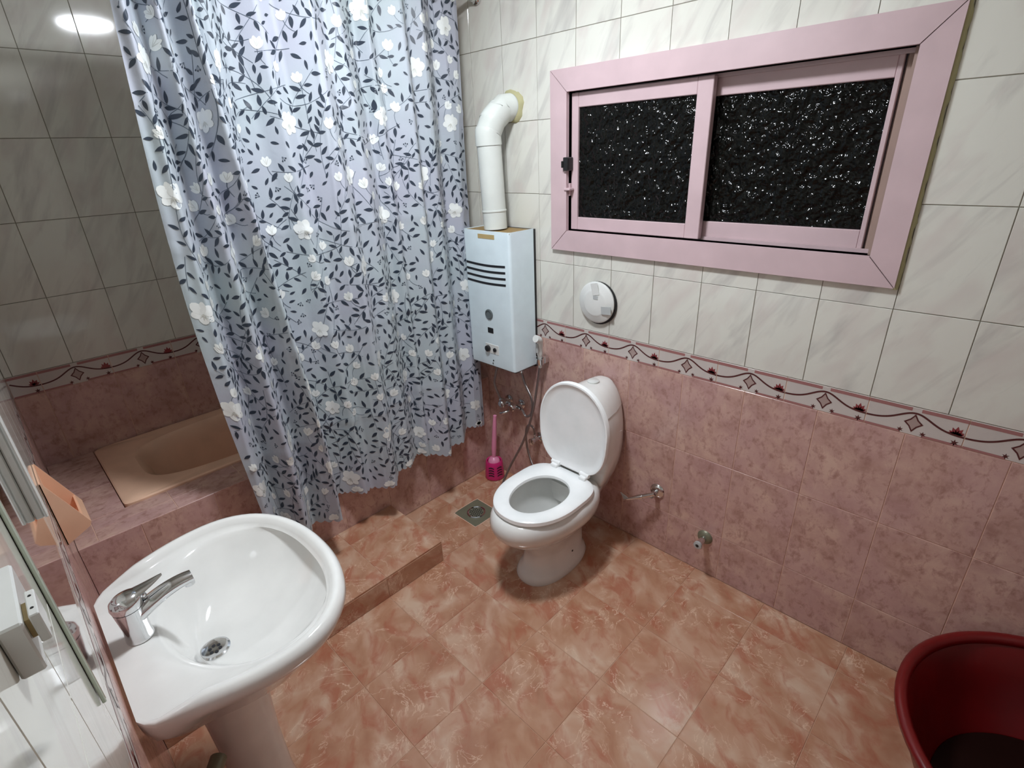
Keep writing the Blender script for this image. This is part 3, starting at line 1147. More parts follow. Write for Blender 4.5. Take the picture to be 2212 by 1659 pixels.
# flue pipe with elbow
fl = thing('flue_pipe', 'white elbowed flue pipe rising from the water heater into the wall', 'pipe', (0.235, -0.105, HZ1 - 0.02))
fo = Vector((0.235, -0.105, HZ1 - 0.02))
p0, p1 = Vector((0.235, -0.108, HZ1 + 0.0005)), Vector((0.222, -0.112, 1.842))
def rel(P): return [Vector(p) - fo for p in P]
part('straight', MB().tube(rel([p0, p0.lerp(p1, .5), p1]), 0.0545, 32), 'pipe_white', fl, 40)
part('collar', MB().tube(rel([p0.lerp(p1, .195), p0.lerp(p1, .20), p0.lerp(p1, .215), p0.lerp(p1, .22)]), [0.055, 0.0575, 0.0575, 0.055], 32, caps=False), 'pipe_white', fl, 40)
seg1 = [p1 + Vector((0, 0, -0.03)), p1 + Vector((0.0, 0, 0.018))]
seg2 = [p1 + Vector((0, 0, 0.018)), p1 + Vector((0.010, 0.020, 0.066))]
seg3 = [p1 + Vector((0.010, 0.020, 0.066)), p1 + Vector((0.024, 0.060, 0.108))]
seg4 = [p1 + Vector((0.024, 0.060, 0.108)), p1 + Vector((0.045, 0.135, 0.122))]
path, rad = [seg1[0]], [.0585]
for a in (seg1[1], seg2[1], seg3[1]):
    d = Vector((0, 0.0002, 0.0004))
    path += [a - d * 9, a - d * 5, a + d * 5, a + d * 9]
    rad += [.0572, .0592, .0592, .0572]
path.append(seg4[1])
rad.append(.0560)
part('elbow', MB().tube(rel(path), rad, 32, caps=False), 'pipe_white', fl, 25)
fm = MB()
random.seed(8)
n = 40
c0 = Vector((0.268, -0.001, 1.963))
ra = [0.066 + 0.004 * random.random() + 0.005 * math.sin(k * .6) for k in range(n)]
fm.loft([[c0 + Vector((ra[k] * math.cos(2 * PI * k / n), 0.004, ra[k] * math.sin(2 * PI * k / n))) - fo for k in range(n)],
         [c0 + Vector(((ra[k] - .006) * math.cos(2 * PI * k / n), -0.008, (ra[k] - .006) * math.sin(2 * PI * k / n))) - fo for k in range(n)],
         [c0 + Vector((0.050 * math.cos(2 * PI * k / n), -0.014, 0.050 * math.sin(2 * PI * k / n))) - fo for k in range(n)]])
part('foam_seal', fm, 'foam', fl, 60, 'yellow foam around the wall hole')

# ------------------------------------------------------------------ round vent cap
vc = thing('vent_cap', 'round white plastic cap taped over a hole under the window', 'cap', (0.754, 0, 1.162))
part('disc', MB().lathe([(0.086, 0.0), (0.092, -0.010), (0.092, -0.016), (0.084, -0.022), (0.066, -0.024), (0.060, -0.028), (0.052, -0.030), (0.002, -0.030)], (0, -0.001, 0), (0, 1, 0), 40), 'white_plastic', vc, 40)
part('cap_shadow', MB().lathe([(0.088, 0.001), (0.0955, -0.002), (0.0955, -0.008), (0.088, -0.009)], (0.004, 0, -0.004), (0, 1, 0), 40), 'black', vc, 40)  # black ring shifted right and down, drawn as the cap's shadow
def strip_piece(cx, cz, w, h, ang, y, mi='tape'):
    c, s = math.cos(ang), math.sin(ang)
    q = [(-w / 2, -h / 2), (w / 2, -h / 2), (w / 2, h / 2), (-w / 2, h / 2)]
    return MB().prism([(cx + a * c - b * s, cz + a * s + b * c) for a, b in q], lambda a, b, d: (a, d, b), y - 0.0012, y)
part('tape_strip', strip_piece(0.002, 0.062, 0.036, 0.052, 0.25, -0.0315), 'white_plastic', vc)
part('tape_strip', strip_piece(0.062, -0.024, 0.050, 0.034, 0.1, -0.0305), 'tape', vc, None, 'grey tape strip')
part('tape_strip', strip_piece(0.006, 0.026, 0.024, 0.016, 0.0, -0.0312), 'tape', vc, None, 'grey tape strip')

# ------------------------------------------------------------------ mixer valve under the heater, hoses, bidet spray
mx = thing('mixer_valve', 'chrome mixer valve on the wall below the water heater', 'valve', (0.215, 0, 0.505))
v = MB()
v.tube([(-0.075, -0.045, 0.006), (0.085, -0.045, -0.004)], 0.0135, 14)
v.tube([(-0.045, -0.002, 0.004), (-0.045, -0.050, 0.004)], 0.011, 12)
v.tube([(0.050, -0.002, -0.002), (0.050, -0.050, -0.002)], 0.011, 12)
part('body', v, 'chrome', mx, 40)
for x in (-0.045, 0.050):
    part('flange', MB().lathe([(0.027, 0), (0.026, -0.006), (0.014, -0.012), (0.0112, -0.012)], (x, -0.001, 0.002), (0, 1, 0), 22), 'chrome', mx, 40)
for x in (-0.03, 0.045):
    part('knob', MB().lathe([(0.010, 0), (0.012, -0.012), (0.022, -0.016), (0.023, -0.034), (0.018, -0.040), (0.001, -0.041)], (x, -0.052, 0.010), (0, 1, 0.15), 18), 'chrome', mx, 35)
part('spout', MB().tube(spline([(0.02, -0.05, -0.008), (0.02, -0.075, -0.022), (0.005, -0.10, -0.030), (-0.02, -0.105, -0.04)]), 0.008, 10), 'chrome', mx, 50)

HB = HZ0
solid('heater_hose', MB().tube(spline([(hcx - 0.09, -0.060, HB - 0.03), (hcx - 0.105, -0.065, HB - 0.09), (hcx - 0.125, -0.060, HB - 0.16), (hcx - 0.11, -0.05, HB - 0.22), (0.140, -0.045, 0.511)]), 0.0065, 10),
      'braid', 'braided hose looping from the heater down to the left valve inlet', 'hose', 60)
solid('heater_hose', MB().tube(spline([(hcx + 0.085, -0.060, HB - 0.03), (hcx + 0.12, -0.07, HB - 0.09), (hcx + 0.155, -0.062, HB - 0.17), (hcx + 0.150, -0.06, HB - 0.25), (0.345, -0.055, 0.475), (0.305, -0.045, 0.501)]), 0.0065, 10),
      'braid', 'braided hose looping from the heater down to the right valve inlet', 'hose', 60)

sp = thing('bidet_sprayer', 'white hand held bidet spray clipped on the wall beside the heater', 'bidet sprayer', (0.446, 0, 0.82))
sp.scale = (1.2, 1.0, 1.12)
part('holder', MB().box((-0.016, -0.034, -0.016), (0.016, -0.001, 0.016), 0.004), 'chrome', sp)
part('clip', MB().lathe([(0.020, -0.014), (0.022, 0.014), (0.016, 0.014), (0.014, -0.014), (0.020, -0.014)], (-0.004, -0.045, 0.0), (0.05, -0.15, 1), 18, cap0=False, cap1=False), 'chrome', sp, 40)
hd = MB().tube(spline([(-0.006, -0.040, -0.035), (-0.004, -0.045, 0.0), (0.002, -0.052, 0.05), (0.008, -0.060, 0.088), (0.012, -0.072, 0.108), (0.010, -0.092, 0.118)]),
               [0.008] * 8 + [0.010] * 8 + [0.0125] * 10 + [0.0135] * 8 + [0.015] * 6 + [0.0165] * 11, 16)
part('spray_head', hd, 'white_plastic', sp, 60)
part('trigger', MB().box((0.0, -0.080, 0.045), (0.010, -0.066, 0.09), 0.003), 'tape', sp)
solid('spray_hose', MB().tube(spline([(0.436, -0.040, 0.785), (0.425, -0.050, 0.68), (0.405, -0.070, 0.52), (0.375, -0.115, 0.36), (0.335, -0.195, 0.205), (0.335, -0.275, 0.09), (0.375, -0.33, 0.02), (0.47, -0.36, 0.010), (0.60, -0.30, 0.010), (0.66, -0.12, 0.05), (0.60, -0.03, 0.12)]), 0.0065, 10),
      'braid', 'long flexible metal hose hanging from the bidet spray behind the toilet', 'hose', 60)

av = thing('angle_valve', 'chrome angle valve on the wall half hidden left of the toilet', 'valve', (0.395, 0, 0.345))
part('flange', MB().lathe([(0.028, 0), (0.026, -0.007), (0.013, -0.012), (0.011, -0.012)], (0, -0.001, 0), (0, 1, 0), 22), 'chrome', av, 40)
part('body', MB().tube([(0, -0.005, 0), (0, -0.06, 0)], 0.011, 14).tube([(0, -0.045, 0), (0, -0.045, 0.035)], 0.008, 12), 'chrome', av, 40)
part('knob', MB().lathe([(0.010, 0), (0.019, -0.006), (0.019, -0.020), (0.001, -0.022)], (0, -0.058, 0), (0, 1, 0), 16), 'chrome', av, 35)
solid('supply_hose', MB().tube(spline([(0.395, -0.045, 0.3825), (0.388, -0.05, 0.42), (0.362, -0.058, 0.428), (0.345, -0.062, 0.38), (0.362, -0.07, 0.28), (0.42, -0.08, 0.19), (0.52, -0.085, 0.20), (0.60, -0.085, 0.30), (0.655, -0.085, 0.374)]), 0.006, 10),
      'braid', 'curved supply hose arching from the angle valve to the toilet tank', 'hose', 60)

# ------------------------------------------------------------------ toilet brush
tb = thing('toilet_brush', 'magenta plastic toilet brush standing in its slotted holder in the corner', 'toilet brush', (0.100, -0.088, 0))
part('holder', MB().lathe([(0.048, 0.0), (0.056, 0.004), (0.058, 0.012), (0.052, 0.095), (0.049, 0.112), (0.045, 0.118), (0.040, 0.114), (0.040, 0.02)], seg=36, cap1=True), 'magenta', tb, 50)
for side in (-1, 1):
    for k in range(4):
        a0 = -PI / 4 + 0.15 + side * 0.48
        z = 0.034 + k * 0.0165
        sl = MB()
        up, dn = [], []
        for q in range(9):
            a = a0 + (q / 8 - .5) * 0.62
            rr = 0.0588 - (z - .012) * 0.0723 + 0.0006
            zz = z + 0.006 * math.sin(PI * q / 8)
            up.append((rr * math.cos(a), rr * math.sin(a), zz + .0042))
            dn.append((rr * math.cos(a), rr * math.sin(a), zz - .0030))
        sl.loft([up, dn], close=False)
        part('slot', sl, 'dark_slot', tb)
part('head', MB().lathe([(0.036, 0.09), (0.037, 0.106), (0.030, 0.126), (0.014, 0.136), (0.010, 0.14)], seg=26), 'pink_handle', tb, 60)
part('handle', MB().tube([(0, 0, 0.13), (0.004, 0.002, 0.20), (0.012, 0.006, 0.31), (0.020, 0.010, 0.415)], [0.011, 0.0150, 0.0130, 0.0100], 14), 'pink_handle', tb, 60)

# ------------------------------------------------------------------ floor drain
fd = thing('floor_drain', 'square tarnished metal floor drain with a round grate', 'drain', (0.2715, -0.396, 0))
inv = None
dx0, dx1, dy0, dy1 = DRX[0] - .2715, DRX[1] - .2715, DRX[2] + .396, DRX[3] + .396
pl = MB()
seg = 32
sq = []
for k in range(seg):
    a = 2 * PI * k / seg
    c, s = math.cos(a), math.sin(a)
    m = max(abs(c) / (dx1 - .004), abs(s) / (dy1 - .004))
    sq.append((c / m, s / m))
rg = lambda r, z: [(r * math.cos(2 * PI * k / seg), r * math.sin(2 * PI * k / seg), z) for k in range(seg)]
pl.loft([[(a, b, -0.0014) for a, b in sq], [(a, b, -0.0004) for a, b in sq], [(a * .95, b * .95, -0.0004) for a, b in sq], rg(0.055, -0.0010), rg(0.050, -0.0012), rg(0.049, -0.0014)])
part('plate', pl, 'drain_metal', fd, 40)
gr = MB()
gr.lathe([(0.052, -0.001), (0.051, 0.003), (0.046, 0.005), (0.041, 0.003), (0.040, -0.001)], seg=32)
g2 = MB()
for i in range(-4, 5):
    for j in range(-4, 5):
        x, y = (i + 0.5 * (j % 2)) * 0.0125, j * 0.0108
        if math.hypot(x, y) < 0.034:
            g2.lathe([(0.0042, 0.0006), (0.0042, 0.0014)], (x, y, 0), seg=8)
part('rim', gr, 'chrome', fd, 40)
part('grate', MB().lathe([(0.0405, -0.001), (0.0405, 0.0008), (0.001, 0.0010)], seg=32), 'drain_metal', fd, 40)
part('grate_holes', g2, 'dark_slot', fd)['kind'] = 'stuff'
part('grout_frame', MB().loft([[(a * 1.0, b * 1.0, -0.004) for a, b in sq], [(a * 1.0, b * 1.0, 0.0004) for a, b in sq], [(a * 1.045, b * 1.045, 0.0006) for a, b in sq], [(a * 1.05, b * 1.05, -0.004) for a, b in sq]]), 'grout_cream', fd)

# ------------------------------------------------------------------ toilet (local: +x right along the wall, -y out of the wall)
toi = thing('toilet', 'white porcelain toilet with raised lid and rounded tank', 'toilet', (0.808, 0, 0))


def egg(cf, hl, hw, z, p=2.2, taper=0.10, n=48):
    """outline in plan: centre cf from the wall, half length, half width; narrower toward the front"""
    out = []
    for k in range(n):
        t = 2 * PI * k / n
        c, s = math.cos(t), math.sin(t)
        x = hw * math.copysign(abs(c) ** (2 / p), c)
        f = hl * math.copysign(abs(s) ** (2 / p), s)
        w = 1.0 - taper * (f / hl)
        out.append((x * w, -(cf + f), z))
    return out


bw = MB()
bw.loft([egg(.395, .197, .115, 0.0, 2.3, .0), egg(.395, .200, .118, 0.016, 2.3, .0), egg(.393, .190, .110, 0.036, 2.3, .0), egg(.386, .172, .096, 0.062, 2.3, .0),
         egg(.380, .168, .092, 0.13, 2.3, .0), egg(.380, .182, .098, 0.18, 2.3, .02), egg(.395, .220, .122, 0.225, 2.3, .05), egg(.415, .262, .160, 0.270, 2.2, .08),
         egg(.432, .281, .186, 0.310, 2.15, .08), egg(.438, .288, .196, 0.345, 2.1, .08), egg(.438, .284, .193, 0.372, 2.1, .09), egg(.438, .270, .182, 0.395, 2.1, .10),
         egg(.438, .255, .170, 0.400, 2.1, .10), egg(.452, .200, .132, 0.398, 2.0, .10), egg(.452, .190, .124, 0.380, 2.0, .10), egg(.452, .196, .128, 0.345, 2.0, .10),
         egg(.440, .175, .112, 0.28, 2.0, .08), egg(.415, .130, .085, 0.225, 2.0, .05), egg(.395, .085, .06, 0.195, 2.0, 0), egg(.39, .03, .025, 0.188, 2.0, 0)], True, True, True)
# shelf that carries the tank
bw.loft([[(x * q, -f, z) for x, f in ((-.075, .03), (.075, .03), (.10, .12), (.145, .24), (.155, .30), (-.155, .30), (-.145, .24), (-.10, .12))] for q, z in ((.72, 0.27), (.95, .33), (1, 0.367))], True, True, True)
part('bowl', bw, 'porcelain', toi, 50)
part('water', MB().loft([egg(.40, .10, .07, 0.2085, 2, 0), egg(.40, .04, .03, 0.2085, 2, 0)], True, False, True), M['glass_lens'], toi)
# seat ring
se = MB()
def seat_out(z, d, n=48):
    P = []
    for k in range(n):
        t = 2 * PI * k / n
        c, q = math.cos(t), math.sin(t)
        p = 2.15 if q > 0 else 4.2
        P.append(((.184 - d) * math.copysign(abs(c) ** (2 / p), c) * (1 if q > 0 else 1 - .12 * q * q), -(.455 + ((.236 if q > 0 else .205) - d) * math.copysign(abs(q) ** (2 / p), q)), z))
    return P
so = seat_out
si = lambda z, d: egg(.478, .146 + d, .110 + d, z, 2.1, .08)
se.loft([so(0.404, .004), so(0.410, 0), so(0.424, .002), so(0.430, .010), si(0.429, .014), si(0.424, .003), si(0.414, 0.0), si(0.405, .006), so(0.404, .004)])
part('seat', se, 'seat_plastic', toi, 40)
for x in (-0.082, 0.082):
    h = MB().box((x - .018, -.286, 0.4275), (x + .018, -.240, 0.446), .004)
    h.tube([(x - .024, -.262, 0.447), (x + .024, -.262, 0.447)], 0.010, 12)
    part('hinge', h, 'seat_plastic', toi, 40)

# raised lid: outline in (x, up), leaning back on the tank
def lid_outline(d=0.0, n=64):
    P = []
    for k in range(n):
        t = 2 * PI * k / n
        c, s = math.cos(t), math.sin(t)
        hwid = 0.190 - d
        u = 0.2115 - d
        p = 2.1 if s > 0 else 4.0
        x = hwid * math.copysign(abs(c) ** (2 / p), c)
        z = u * math.copysign(abs(s) ** (2 / p), s)
        w = 1.0 + (0.0 if z > 0 else -0.17 * (z / u) ** 2)
        P.append((x * w, z))
    return P
LZ = 0.652
def lid_ring(d, y):
    return [(x, y - 0.034 + (z + .21) * 0.045, LZ + z) for x, z in lid_outline(d)]
ld = MB()
ld.loft([lid_ring(0.006, -0.204), lid_ring(0.0, -0.210), lid_ring(0.0, -0.224), lid_ring(0.003, -0.229), lid_ring(0.010, -0.2295), lid_ring(0.016, -0.224), lid_ring(0.040, -0.2195), lid_ring(0.12, -0.2185), lid_ring(0.180, -0.2185)], True, True, True)
part('lid', ld, 'seat_plastic', toi, 45)


# tank: rounded dome profile swept from wall to front
def tank_outline(z0, z1, hw, top_p, n=28, dome=True):
    P = []
    if dome:
        zb = z0
        for k in range(n + 1):
            t = PI * k / n
            c, s = math.cos(t), math.sin(t)
            P.append((hw * math.copysign(abs(c) ** (2 / top_p), c), zb + (z1 - zb) * abs(s) ** (2 / top_p)))
    return P
def tank_sweep(poly_fn, y0, y1):
    mb = MB()
    rings = []
    for d, y in ((0.012, y1 - .0), (0.004, y1 + .005), (0.0, y1 + .014), (0.0, -0.15), (0.0, -0.10), (0.0, -0.05), (0.0, y0 - 0.02), (0.004, y0 - .004), (.010, y0)):
        k = np.interp(-y, [0.0, 0.1, 0.215], [0.66, 0.88, 1.0])
        rings.append([(a * k, y, b) for a, b in poly_fn(d)])
    mb.loft(rings, True, True, True)
    return mb
TS = 0.715
def half_w(z):      # tank half width at height z
    q = max(0.0, (z - 0.54) / 0.285)
    return 0.172 * (max(0.0, 1 - q ** 2.3)) ** (1 / 2.3) if z > 0.54 else 0.172 - 0.045 * ((0.54 - z) / 0.18) ** 2
def body_poly(d):
    zs = np.linspace(0.368, TS - .0015, 16)
    R = [(half_w(z) - d, max(z, 0.368 + d)) for z in zs]
    return R + [(-a, b) for a, b in R[::-1]]
def cap_poly(d):
    th = np.linspace(0, 1, 14)
    R = []
    for q in th:
        z = TS + .0015 + (0.824 - d - TS - .0015) * (1 - (1 - q) ** 2)
        R.append((max(half_w(z + d) + .003 - d, 0.0015), z))
    return R + [(-a, b) for a, b in R[::-1]]
part('tank', tank_sweep(body_poly, -0.006, -0.212), 'porcelain', toi, 40)
part('tank_lid', tank_sweep(cap_poly, -0.004, -0.215), 'porcelain', toi, 40)
part('flush_button', MB().lathe([(0.027, 0), (0.027, 0.008), (0.023, 0.011), (0.001, 0.0115)], (0, -0.098, 0.8215), seg=26), 'white_plastic', toi, 40)
part('bolt_cap', MB().lathe([(0.006, 0), (0.005, 0.003), (0.001, 0.004)], (0.092, -0.36, 0.085), (1, 0, 0), 12), 'black', toi, 40)
part('bolt_cap', MB().lathe([(0.006, 0), (0.005, 0.003), (0.001, 0.004)], (-0.092, -0.36, 0.085), (-1, 0, 0), 12), 'black', toi, 40)
part('rim_sticker', MB().lathe([(0.007, 0), (0.005, 0.002), (0.001, 0.002)], (0.098, -0.37, 0.36), (-1, 0.3, 0), 10), 'black', toi, 40)

# ------------------------------------------------------------------ two wall valves right of the toilet
wv = thing('wall_valve', 'chrome wall valve with a long lever pipe right of the toilet', 'valve', (1.113, 0, 0.324))
part('flange', MB().lathe([(0.036, 0), (0.034, -0.005), (0.024, -0.011), (0.016, -0.013), (0.012, -0.013)], (0, -0.001, 0), (0, 1, 0), 28), 'chrome', wv, 40)
part('body', MB().tube([(0, -0.004, 0), (0, -0.055, 0)], 0.012, 16).tube([(0.012, -0.045, 0.012), (-0.045, -0.062, -0.02)], 0.010, 14), 'chrome', wv, 40)
part('lever', MB().tube([(-0.040, -0.061, -0.018), (-0.048, -0.064, -0.022), (-0.070, -0.073, -0.032), (-0.105, -0.090, -0.048)], [0.012, 0.013, 0.009, 0.005], 12), 'chrome', wv, 40)
part('end_fin', MB().prism([(-0.120, -0.056), (-0.096, -0.046), (-0.104, -0.036), (-0.140, -0.026)], lambda a, b, d: (a, -0.088 + d, b), -0.0015, 0.0015), 'tape', wv)
bt = thing('bib_tap', 'short chrome tap low on the rose wall nearest the red basin', 'tap', (1.359, 0, 0.193))
part('flange', MB().lathe([(0.034, 0), (0.031, -0.006), (0.018, -0.013), (0.014, -0.013)], (0, -0.001, 0), (0, 1, 0), 28), 'drain_metal', bt, 40)
part('body', MB().tube([(0, -0.004, 0), (0, -0.062, 0)], 0.0135, 16).tube([(0, -0.045, 0), (0, -0.045, -0.030)], 0.010, 14), 'chrome', bt, 40)
part('end_cap', MB().lathe([(0.0145, 0), (0.0175, -0.004), (0.0175, -0.014), (0.008, -0.016), (0.006, -0.010), (0.001, -0.010)], (0, -0.060, 0), (0, 1, 0), 20), 'tape', bt, 40)
part('cap_hole', MB().lathe([(0.0062, 0), (0.0062, -0.001)], (0, -0.0755, 0), (0, 1, 0), 14), 'black', bt)

# ------------------------------------------------------------------ pedestal sink
SKX, SKZ = 0.886, 0.850
snk = thing('sink', 'white porcelain pedestal sink with chrome strainer beside the left wall', 'sink', (SKX, YL, 0))
N = 96


def _sink_hw(y):
    if y >= 0.265:
        return 0.306 * max(0.0, 1 - ((y - 0.265) / 0.223) ** 2.2) ** (1 / 2.2)
    return 0.226 + 0.080 * math.sin(PI / 2 * max(0, y) / 0.265) - (0.034 * (1 - y / 0.034) ** 2 if y < 0.034 else 0)


def _sink_R(t):
    """distance from the centre (0, .22) to the outline in direction t"""
    c, q = math.cos(t), math.sin(t)
    lo, hi = 0.0, 0.5
    for _ in range(40):
        r = (lo + hi) / 2
        x, y = r * c, 0.22 + r * q
        if y > 0.006 and y < 0.495 and abs(x) < _sink_hw(y):
            lo = r
        else:
            hi = r
    return lo


ANG = []          # angles, with both back corners hit exactly
ca = math.atan2(-0.214, 0.2040)
for a0, a1, n in ((-PI - ca, ca, 25), (ca, PI - ca, 71)):
    ANG += [a0 + (a1 - a0) * k / n for k in range(n)]
RAD = [_sink_R(t) for t in ANG]
BACK = [max(0.0, min(1.0, (0.10 - (0.22 + r * math.sin(t))) / 0.09)) for t, r in zip(ANG, RAD)]


def sink_outline(d=0.0, sc=1.0):
    """plan outline; local x along the wall, y out from it"""
    return [((r - d * (1 - .8 * b)) * math.cos(t), 0.22 + (r - d * (1 - .8 * b)) * math.sin(t)) for t, r, b in zip(ANG, RAD, BACK)]


def bowl_ring(a, b, cyy, z, n=N):
    return [(a * math.cos(t), cyy + b * math.sin(t), z) for t in ANG]


def mixr(A, B, w, z):
    return [(a[0] * (1 - w) + b[0] * w, a[1] * (1 - w) + b[1] * w, z) for a, b in zip(A, B)]


bowl_top = [(p[0], p[1]) for p in bowl_ring(0.244, 0.190, 0.276, 0)]
o = lambda d, z, sc=1.0: [(x, y, z if z < .833 else z * (1 - b) + .833 * b) for (x, y), b in zip(sink_outline(d, sc), BACK)]
sk = MB()
sk.loft([bowl_ring(0.085, 0.075, 0.165, 0.645), mixr(bowl_ring(0.10, .09, .17, 0), o(.04, 0), 0.35, 0.66), mixr(bowl_ring(0.10, .09, .17, 0), o(.03, 0), 0.72, 0.715), o(0.040, 0.772), o(0.014, 0.800), o(0.0, 0.826), o(0.002, 0.842),
         o(0.010, 0.853), o(0.020, 0.856), o(0.030, 0.852), o(0.037, 0.841), o(0.045, 0.834), mixr(o(0.045, 0), bowl_top, .5, 0.8325), mixr(o(0.045, 0), bowl_top, .9, 0.829),
         bowl_ring(0.238, 0.183, 0.276, 0.821), bowl_ring(0.224, 0.170, 0.273, 0.803), bowl_ring(0.190, 0.146, 0.263, 0.768), bowl_ring(0.130, 0.098, 0.235, 0.728), bowl_ring(0.075, 0.06, 0.205, 0.706), bowl_ring(0.032, 0.030, 0.180, 0.699)], True, True, True)
part('basin', sk, 'porcelain', snk, 60)
sd = MB().lathe([(0.034, 0.0), (0.034, 0.003), (0.029, 0.005), (0.022, 0.002), (0.001, 0.0015)], (0, 0.178, 0.6995), seg=32)
part('strainer', sd, 'chrome', snk, 40)
sh = MB()
for k in range(6):
    a = k * PI / 3
    sh.lathe([(0.0042, 0.0), (0.0042, 0.0009)], (0.0115 * math.cos(a), 0.178 + 0.0115 * math.sin(a), 0.7012), seg=10)
part('strainer_holes', sh, 'dark_slot', snk)
pd = MB()
def pring(rx, ry, z, cyy=0.18):
    return [(rx * math.cos(2 * PI * k / 40), cyy + ry * math.sin(2 * PI * k / 40), z) for k in range(40)]
pd.loft([pring(.118, .105, 0.0), pring(.120, .107, 0.02), pring(.112, .100, 0.045), pring(.090, .082, 0.09), pring(.078, .074, 0.18), pring(.074, .072, 0.35), pring(.080, .078, 0.50), pring(.100, .090, 0.62), pring(.112, .10, 0.665)], True, True, True)
part('pedestal', pd, 'porcelain', snk, 60)
part('waste_pipe', MB().tube([(0.14, 0.04, 0.44), (0.06, 0.10, 0.44)], 0.02, 14), 'drain_metal', snk, 40)

# faucet
fz = 0.8335
fa = thing('faucet', 'single lever chrome faucet on the back of the sink', 'faucet', (0.868, -1.868, fz))
body = MB()
def fring(rx, ry, z, dy=0.0):
    return [(rx * math.cos(2 * PI * k / 28), dy + ry * math.sin(2 * PI * k / 28), z) for k in range(28)]
body.loft([fring(.027, .027, 0.0), fring(.0265, .0265, .006), fring(.0245, .025, .012), fring(.0235, .025, .035), fring(.0250, .027, .06), fring(.0275, .0285, .078), fring(.028, .029, .084)], True, True, True)
part('body', body, 'chrome', fa, 45)
# spout: flattened tapering tube reaching over the bowl
spo = MB()
rings = []
for q in range(13):
    a = q / 12
    y = 0.004 + 0.122 * a
    z = 0.054 + 0.034 * math.sin(a * PI * .55) - 0.004 * a
    w = 0.023 - 0.006 * a
    h = 0.022 - 0.009 * a
    rings.append([(w * math.cos(2 * PI * k / 20), y + 0.0 * k, z + h * math.sin(2 * PI * k / 20)) for k in range(20)])
spo.loft(rings, True, True, True)
part('spout', spo, 'chrome', fa, 50)
part('aerator', MB().lathe([(0.0105, 0.004), (0.0115, -0.004), (0.0115, -0.014), (0.009, -0.015), (0.001, -0.014)], (0, 0.117, 0.079), seg=20), 'chrome', fa, 40)
hn = MB()
hn.loft([fring(.028, .029, .0855), fring(.0295, .031, .095), fring(.028, .031, .106, .002), fring(.020, .024, .115, .004), fring(.006, .008, .119, .006)], True, True, True)
part('lever_cap', hn, 'chrome', fa, 45)
lv = MB()
rings = []
for q in range(11):
    a = q / 10
    c = Vector((-0.006 * a, 0.006 + 0.070 * a, 0.108 + 0.006 * a + 0.006 * a * a))
    w, h = 0.019 * (1 - a) ** .8 + 0.004, 0.007 * (1 - a) + 0.0018
    rings.append([(c.x + w * math.cos(2 * PI * k / 14), c.y, c.z + h * math.sin(2 * PI * k / 14)) for k in range(14)])
lv.loft(rings, True, True, True)
part('lever', lv, 'chrome', fa, 50)
part('pop_up_knob', MB().lathe([(0.0045, -0.002), (0.006, 0.003), (0.0045, 0.008), (0.001, 0.009)], (0.0, 0.033, 0.092), seg=12), 'chrome', fa, 40)

# ------------------------------------------------------------------ red laundry tub
rb = thing('wash_basin', 'wide red plastic wash basin with a darkened inside by the window wall', 'basin', (2.505, -0.425, 0))
part('body', MB().lathe([(0.170, 0.0), (0.176, 0.006), (0.20, 0.03), (0.275, 0.13), (0.345, 0.27), (0.388, 0.395), (0.384, 0.400), (0.376, 0.395), (0.336, 0.272), (0.266, 0.136), (0.19, 0.04), (0.02, 0.032), (0.002, 0.032)], seg=72), 'red', rb, 40)
part('rim', MB().lathe([(0.380, 0.388), (0.394, 0.390), (0.405, 0.400), (0.405, 0.412), (0.398, 0.419), (0.386, 0.419), (0.376, 0.410), (0.374, 0.396), (0.380, 0.388)], seg=72, cap0=False, cap1=False), 'red', rb, 60)
part('water', MB().lathe([(0.268, 0.140), (0.270, 0.150), (0.002, 0.150)], seg=72), 'basin_shade', rb, 40, 'added dark disc for the shade inside the basin')  # added dark disc, puts the shade of the basin inside into colour

# ------------------------------------------------------------------ left wall fittings
# peach wedge holder
pe = thing('wall_holder', 'peach plastic wedge shaped holder fixed to the left wall beyond the sink', 'holder', (0.35, YL, 0.86))
hx0, hx1 = -0.085, 0.06
prof = [(0.001, 0.0), (0.060, 0.030), (0.066, 0.042), (0.006, 0.195), (0.001, 0.195)]      # (out, up)
tri = lambda x0, x1: MB().prism(prof, lambda a, b, d: (d, a, b), x0, x1)
part('side_panel', tri(hx1 - .004, hx1), 'peach', pe)
part('side_panel', tri(hx0, hx0 + .004), 'peach', pe)
fp = MB().prism([(0.001, 0.0), (0.060, 0.030), (0.066, 0.042), (0.062, 0.044), (0.055, 0.032), (0.001, 0.006)], lambda a, b, d: (d, a, b), hx0 + .004, hx1 - .004)
part('front_panel', fp, 'peach', pe)
part('back_plate', MB().box((hx0, 0.0005, 0.0), (hx1, 0.005, 0.195), .001), 'peach', pe)
part('lip', MB().prism([(0.056, 0.068), (0.066, 0.042), (0.061, 0.040), (0.051, 0.066)], lambda a, b, d: (d, a, b), hx0 + .004, hx1 - .004), 'peach', pe)

mi = thing('wall_mirror', 'frameless mirror with green glass edge on the left wall above the sink', 'mirror', (1.09, YL, 1.12))
part('glass_edge', MB().box((-0.232, 0.0008, 0.0), (0.232, 0.0055, 0.78), 0.0012), 'mirror_edge', mi)
part('silvered_face', MB().box((-0.228, 0.0052, 0.004), (0.228, 0.0062, 0.776)), 'mirror', mi)

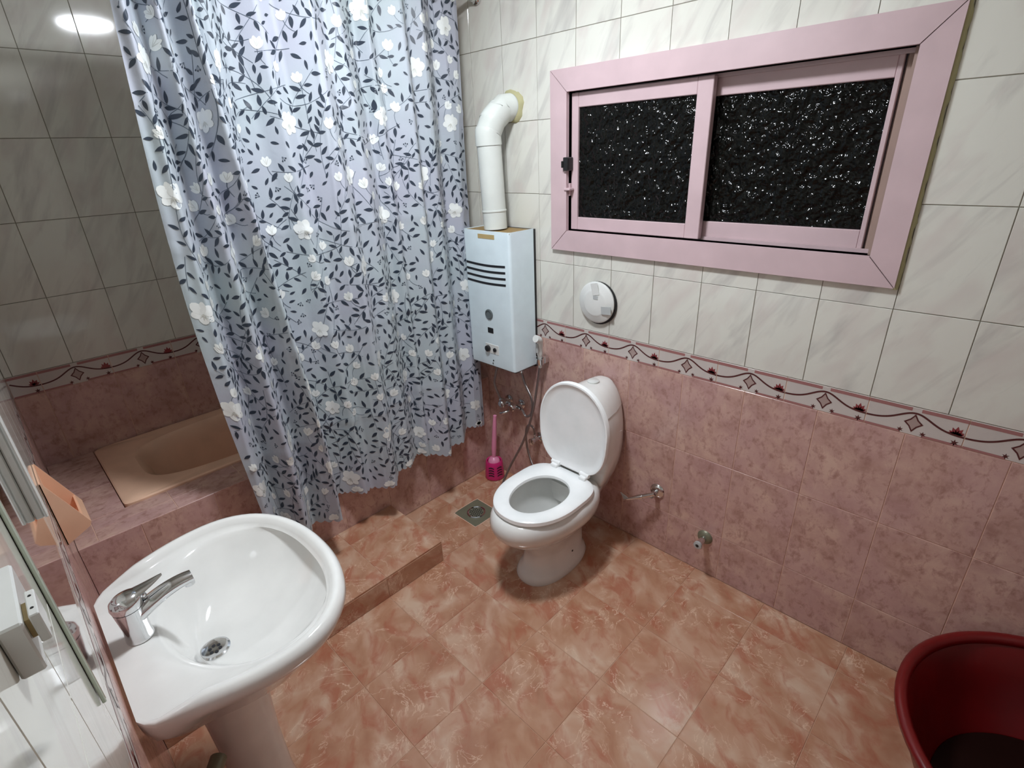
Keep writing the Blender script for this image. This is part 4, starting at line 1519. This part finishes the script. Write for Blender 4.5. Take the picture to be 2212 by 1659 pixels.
ct = thing('cable_trunking', 'white plastic trunking running up the mirror on the left wall', 'trunking', (1.02, YL + .0065, 1.27))
part('channel', MB().box((-0.012, 0.0, 0.0), (0.012, 0.011, 0.62), .002), 'white_plastic', ct)
part('cover_strip', MB().box((-0.014, 0.0112, 0.0), (0.014, 0.016, 0.62), .0015), 'white_plastic', ct)

sw = thing('wall_switch', 'small white surface box with two screws on the left wall nearest camera', 'switch box', (1.593, YL, 1.455))
part('back_box', MB().box((-0.042, 0.0005, 0.0), (0.042, 0.0145, 0.045), .0015), 'white_plastic', sw)
part('spacer', MB().box((0.012, 0.0147, 0.024), (0.034, 0.0178, 0.040)), 'yellow_strip', sw)
part('front_plate', MB().box((0.006, 0.0180, 0.020), (0.039, 0.0238, 0.045), .0008), 'white_plastic', sw)
for x in (0.014, 0.030):
    part('screw', MB().lathe([(0.0012, 0), (0.0009, 0.0005), (0.0003, 0.0005)], (x, 0.0209, 0.0450), seg=10), 'black', sw)


# ------------------------------------------------------------------ small pieces belong to the part they sit on
SUB = {('water_heater', 'vent_slot'): 'cover', ('water_heater', 'sight_glass'): 'cover', ('water_heater', 'display'): 'cover', ('water_heater', 'control_plate'): 'cover',
       ('water_heater', 'knob'): 'cover', ('water_heater', 'screw'): 'cover', ('water_heater', 'foil_strip'): 'cover', ('toilet', 'flush_button'): 'tank_lid',
       ('toilet', 'hinge'): 'seat', ('toilet', 'bolt_cap'): 'bowl', ('toilet', 'rim_sticker'): 'bowl', ('toilet', 'water'): 'bowl', ('sink', 'strainer_holes'): 'strainer',
       ('faucet', 'aerator'): 'spout', ('toilet_brush', 'slot'): 'holder', ('bidet_sprayer', 'trigger'): 'spray_head', ('floor_drain', 'grate_holes'): 'grate',
       ('wall_valve', 'end_fin'): 'lever', ('bib_tap', 'cap_hole'): 'end_cap', ('wall_switch', 'screw'): 'front_plate'}
base = lambda o: o.name.split('.')[0]
for t in [o for o in COL.objects if o.parent is None and o.type == 'EMPTY']:
    kids = list(t.children)
    for k in kids:
        p = SUB.get((base(t), base(k)))
        if p:
            k.parent = next(q for q in kids if base(q) == p)
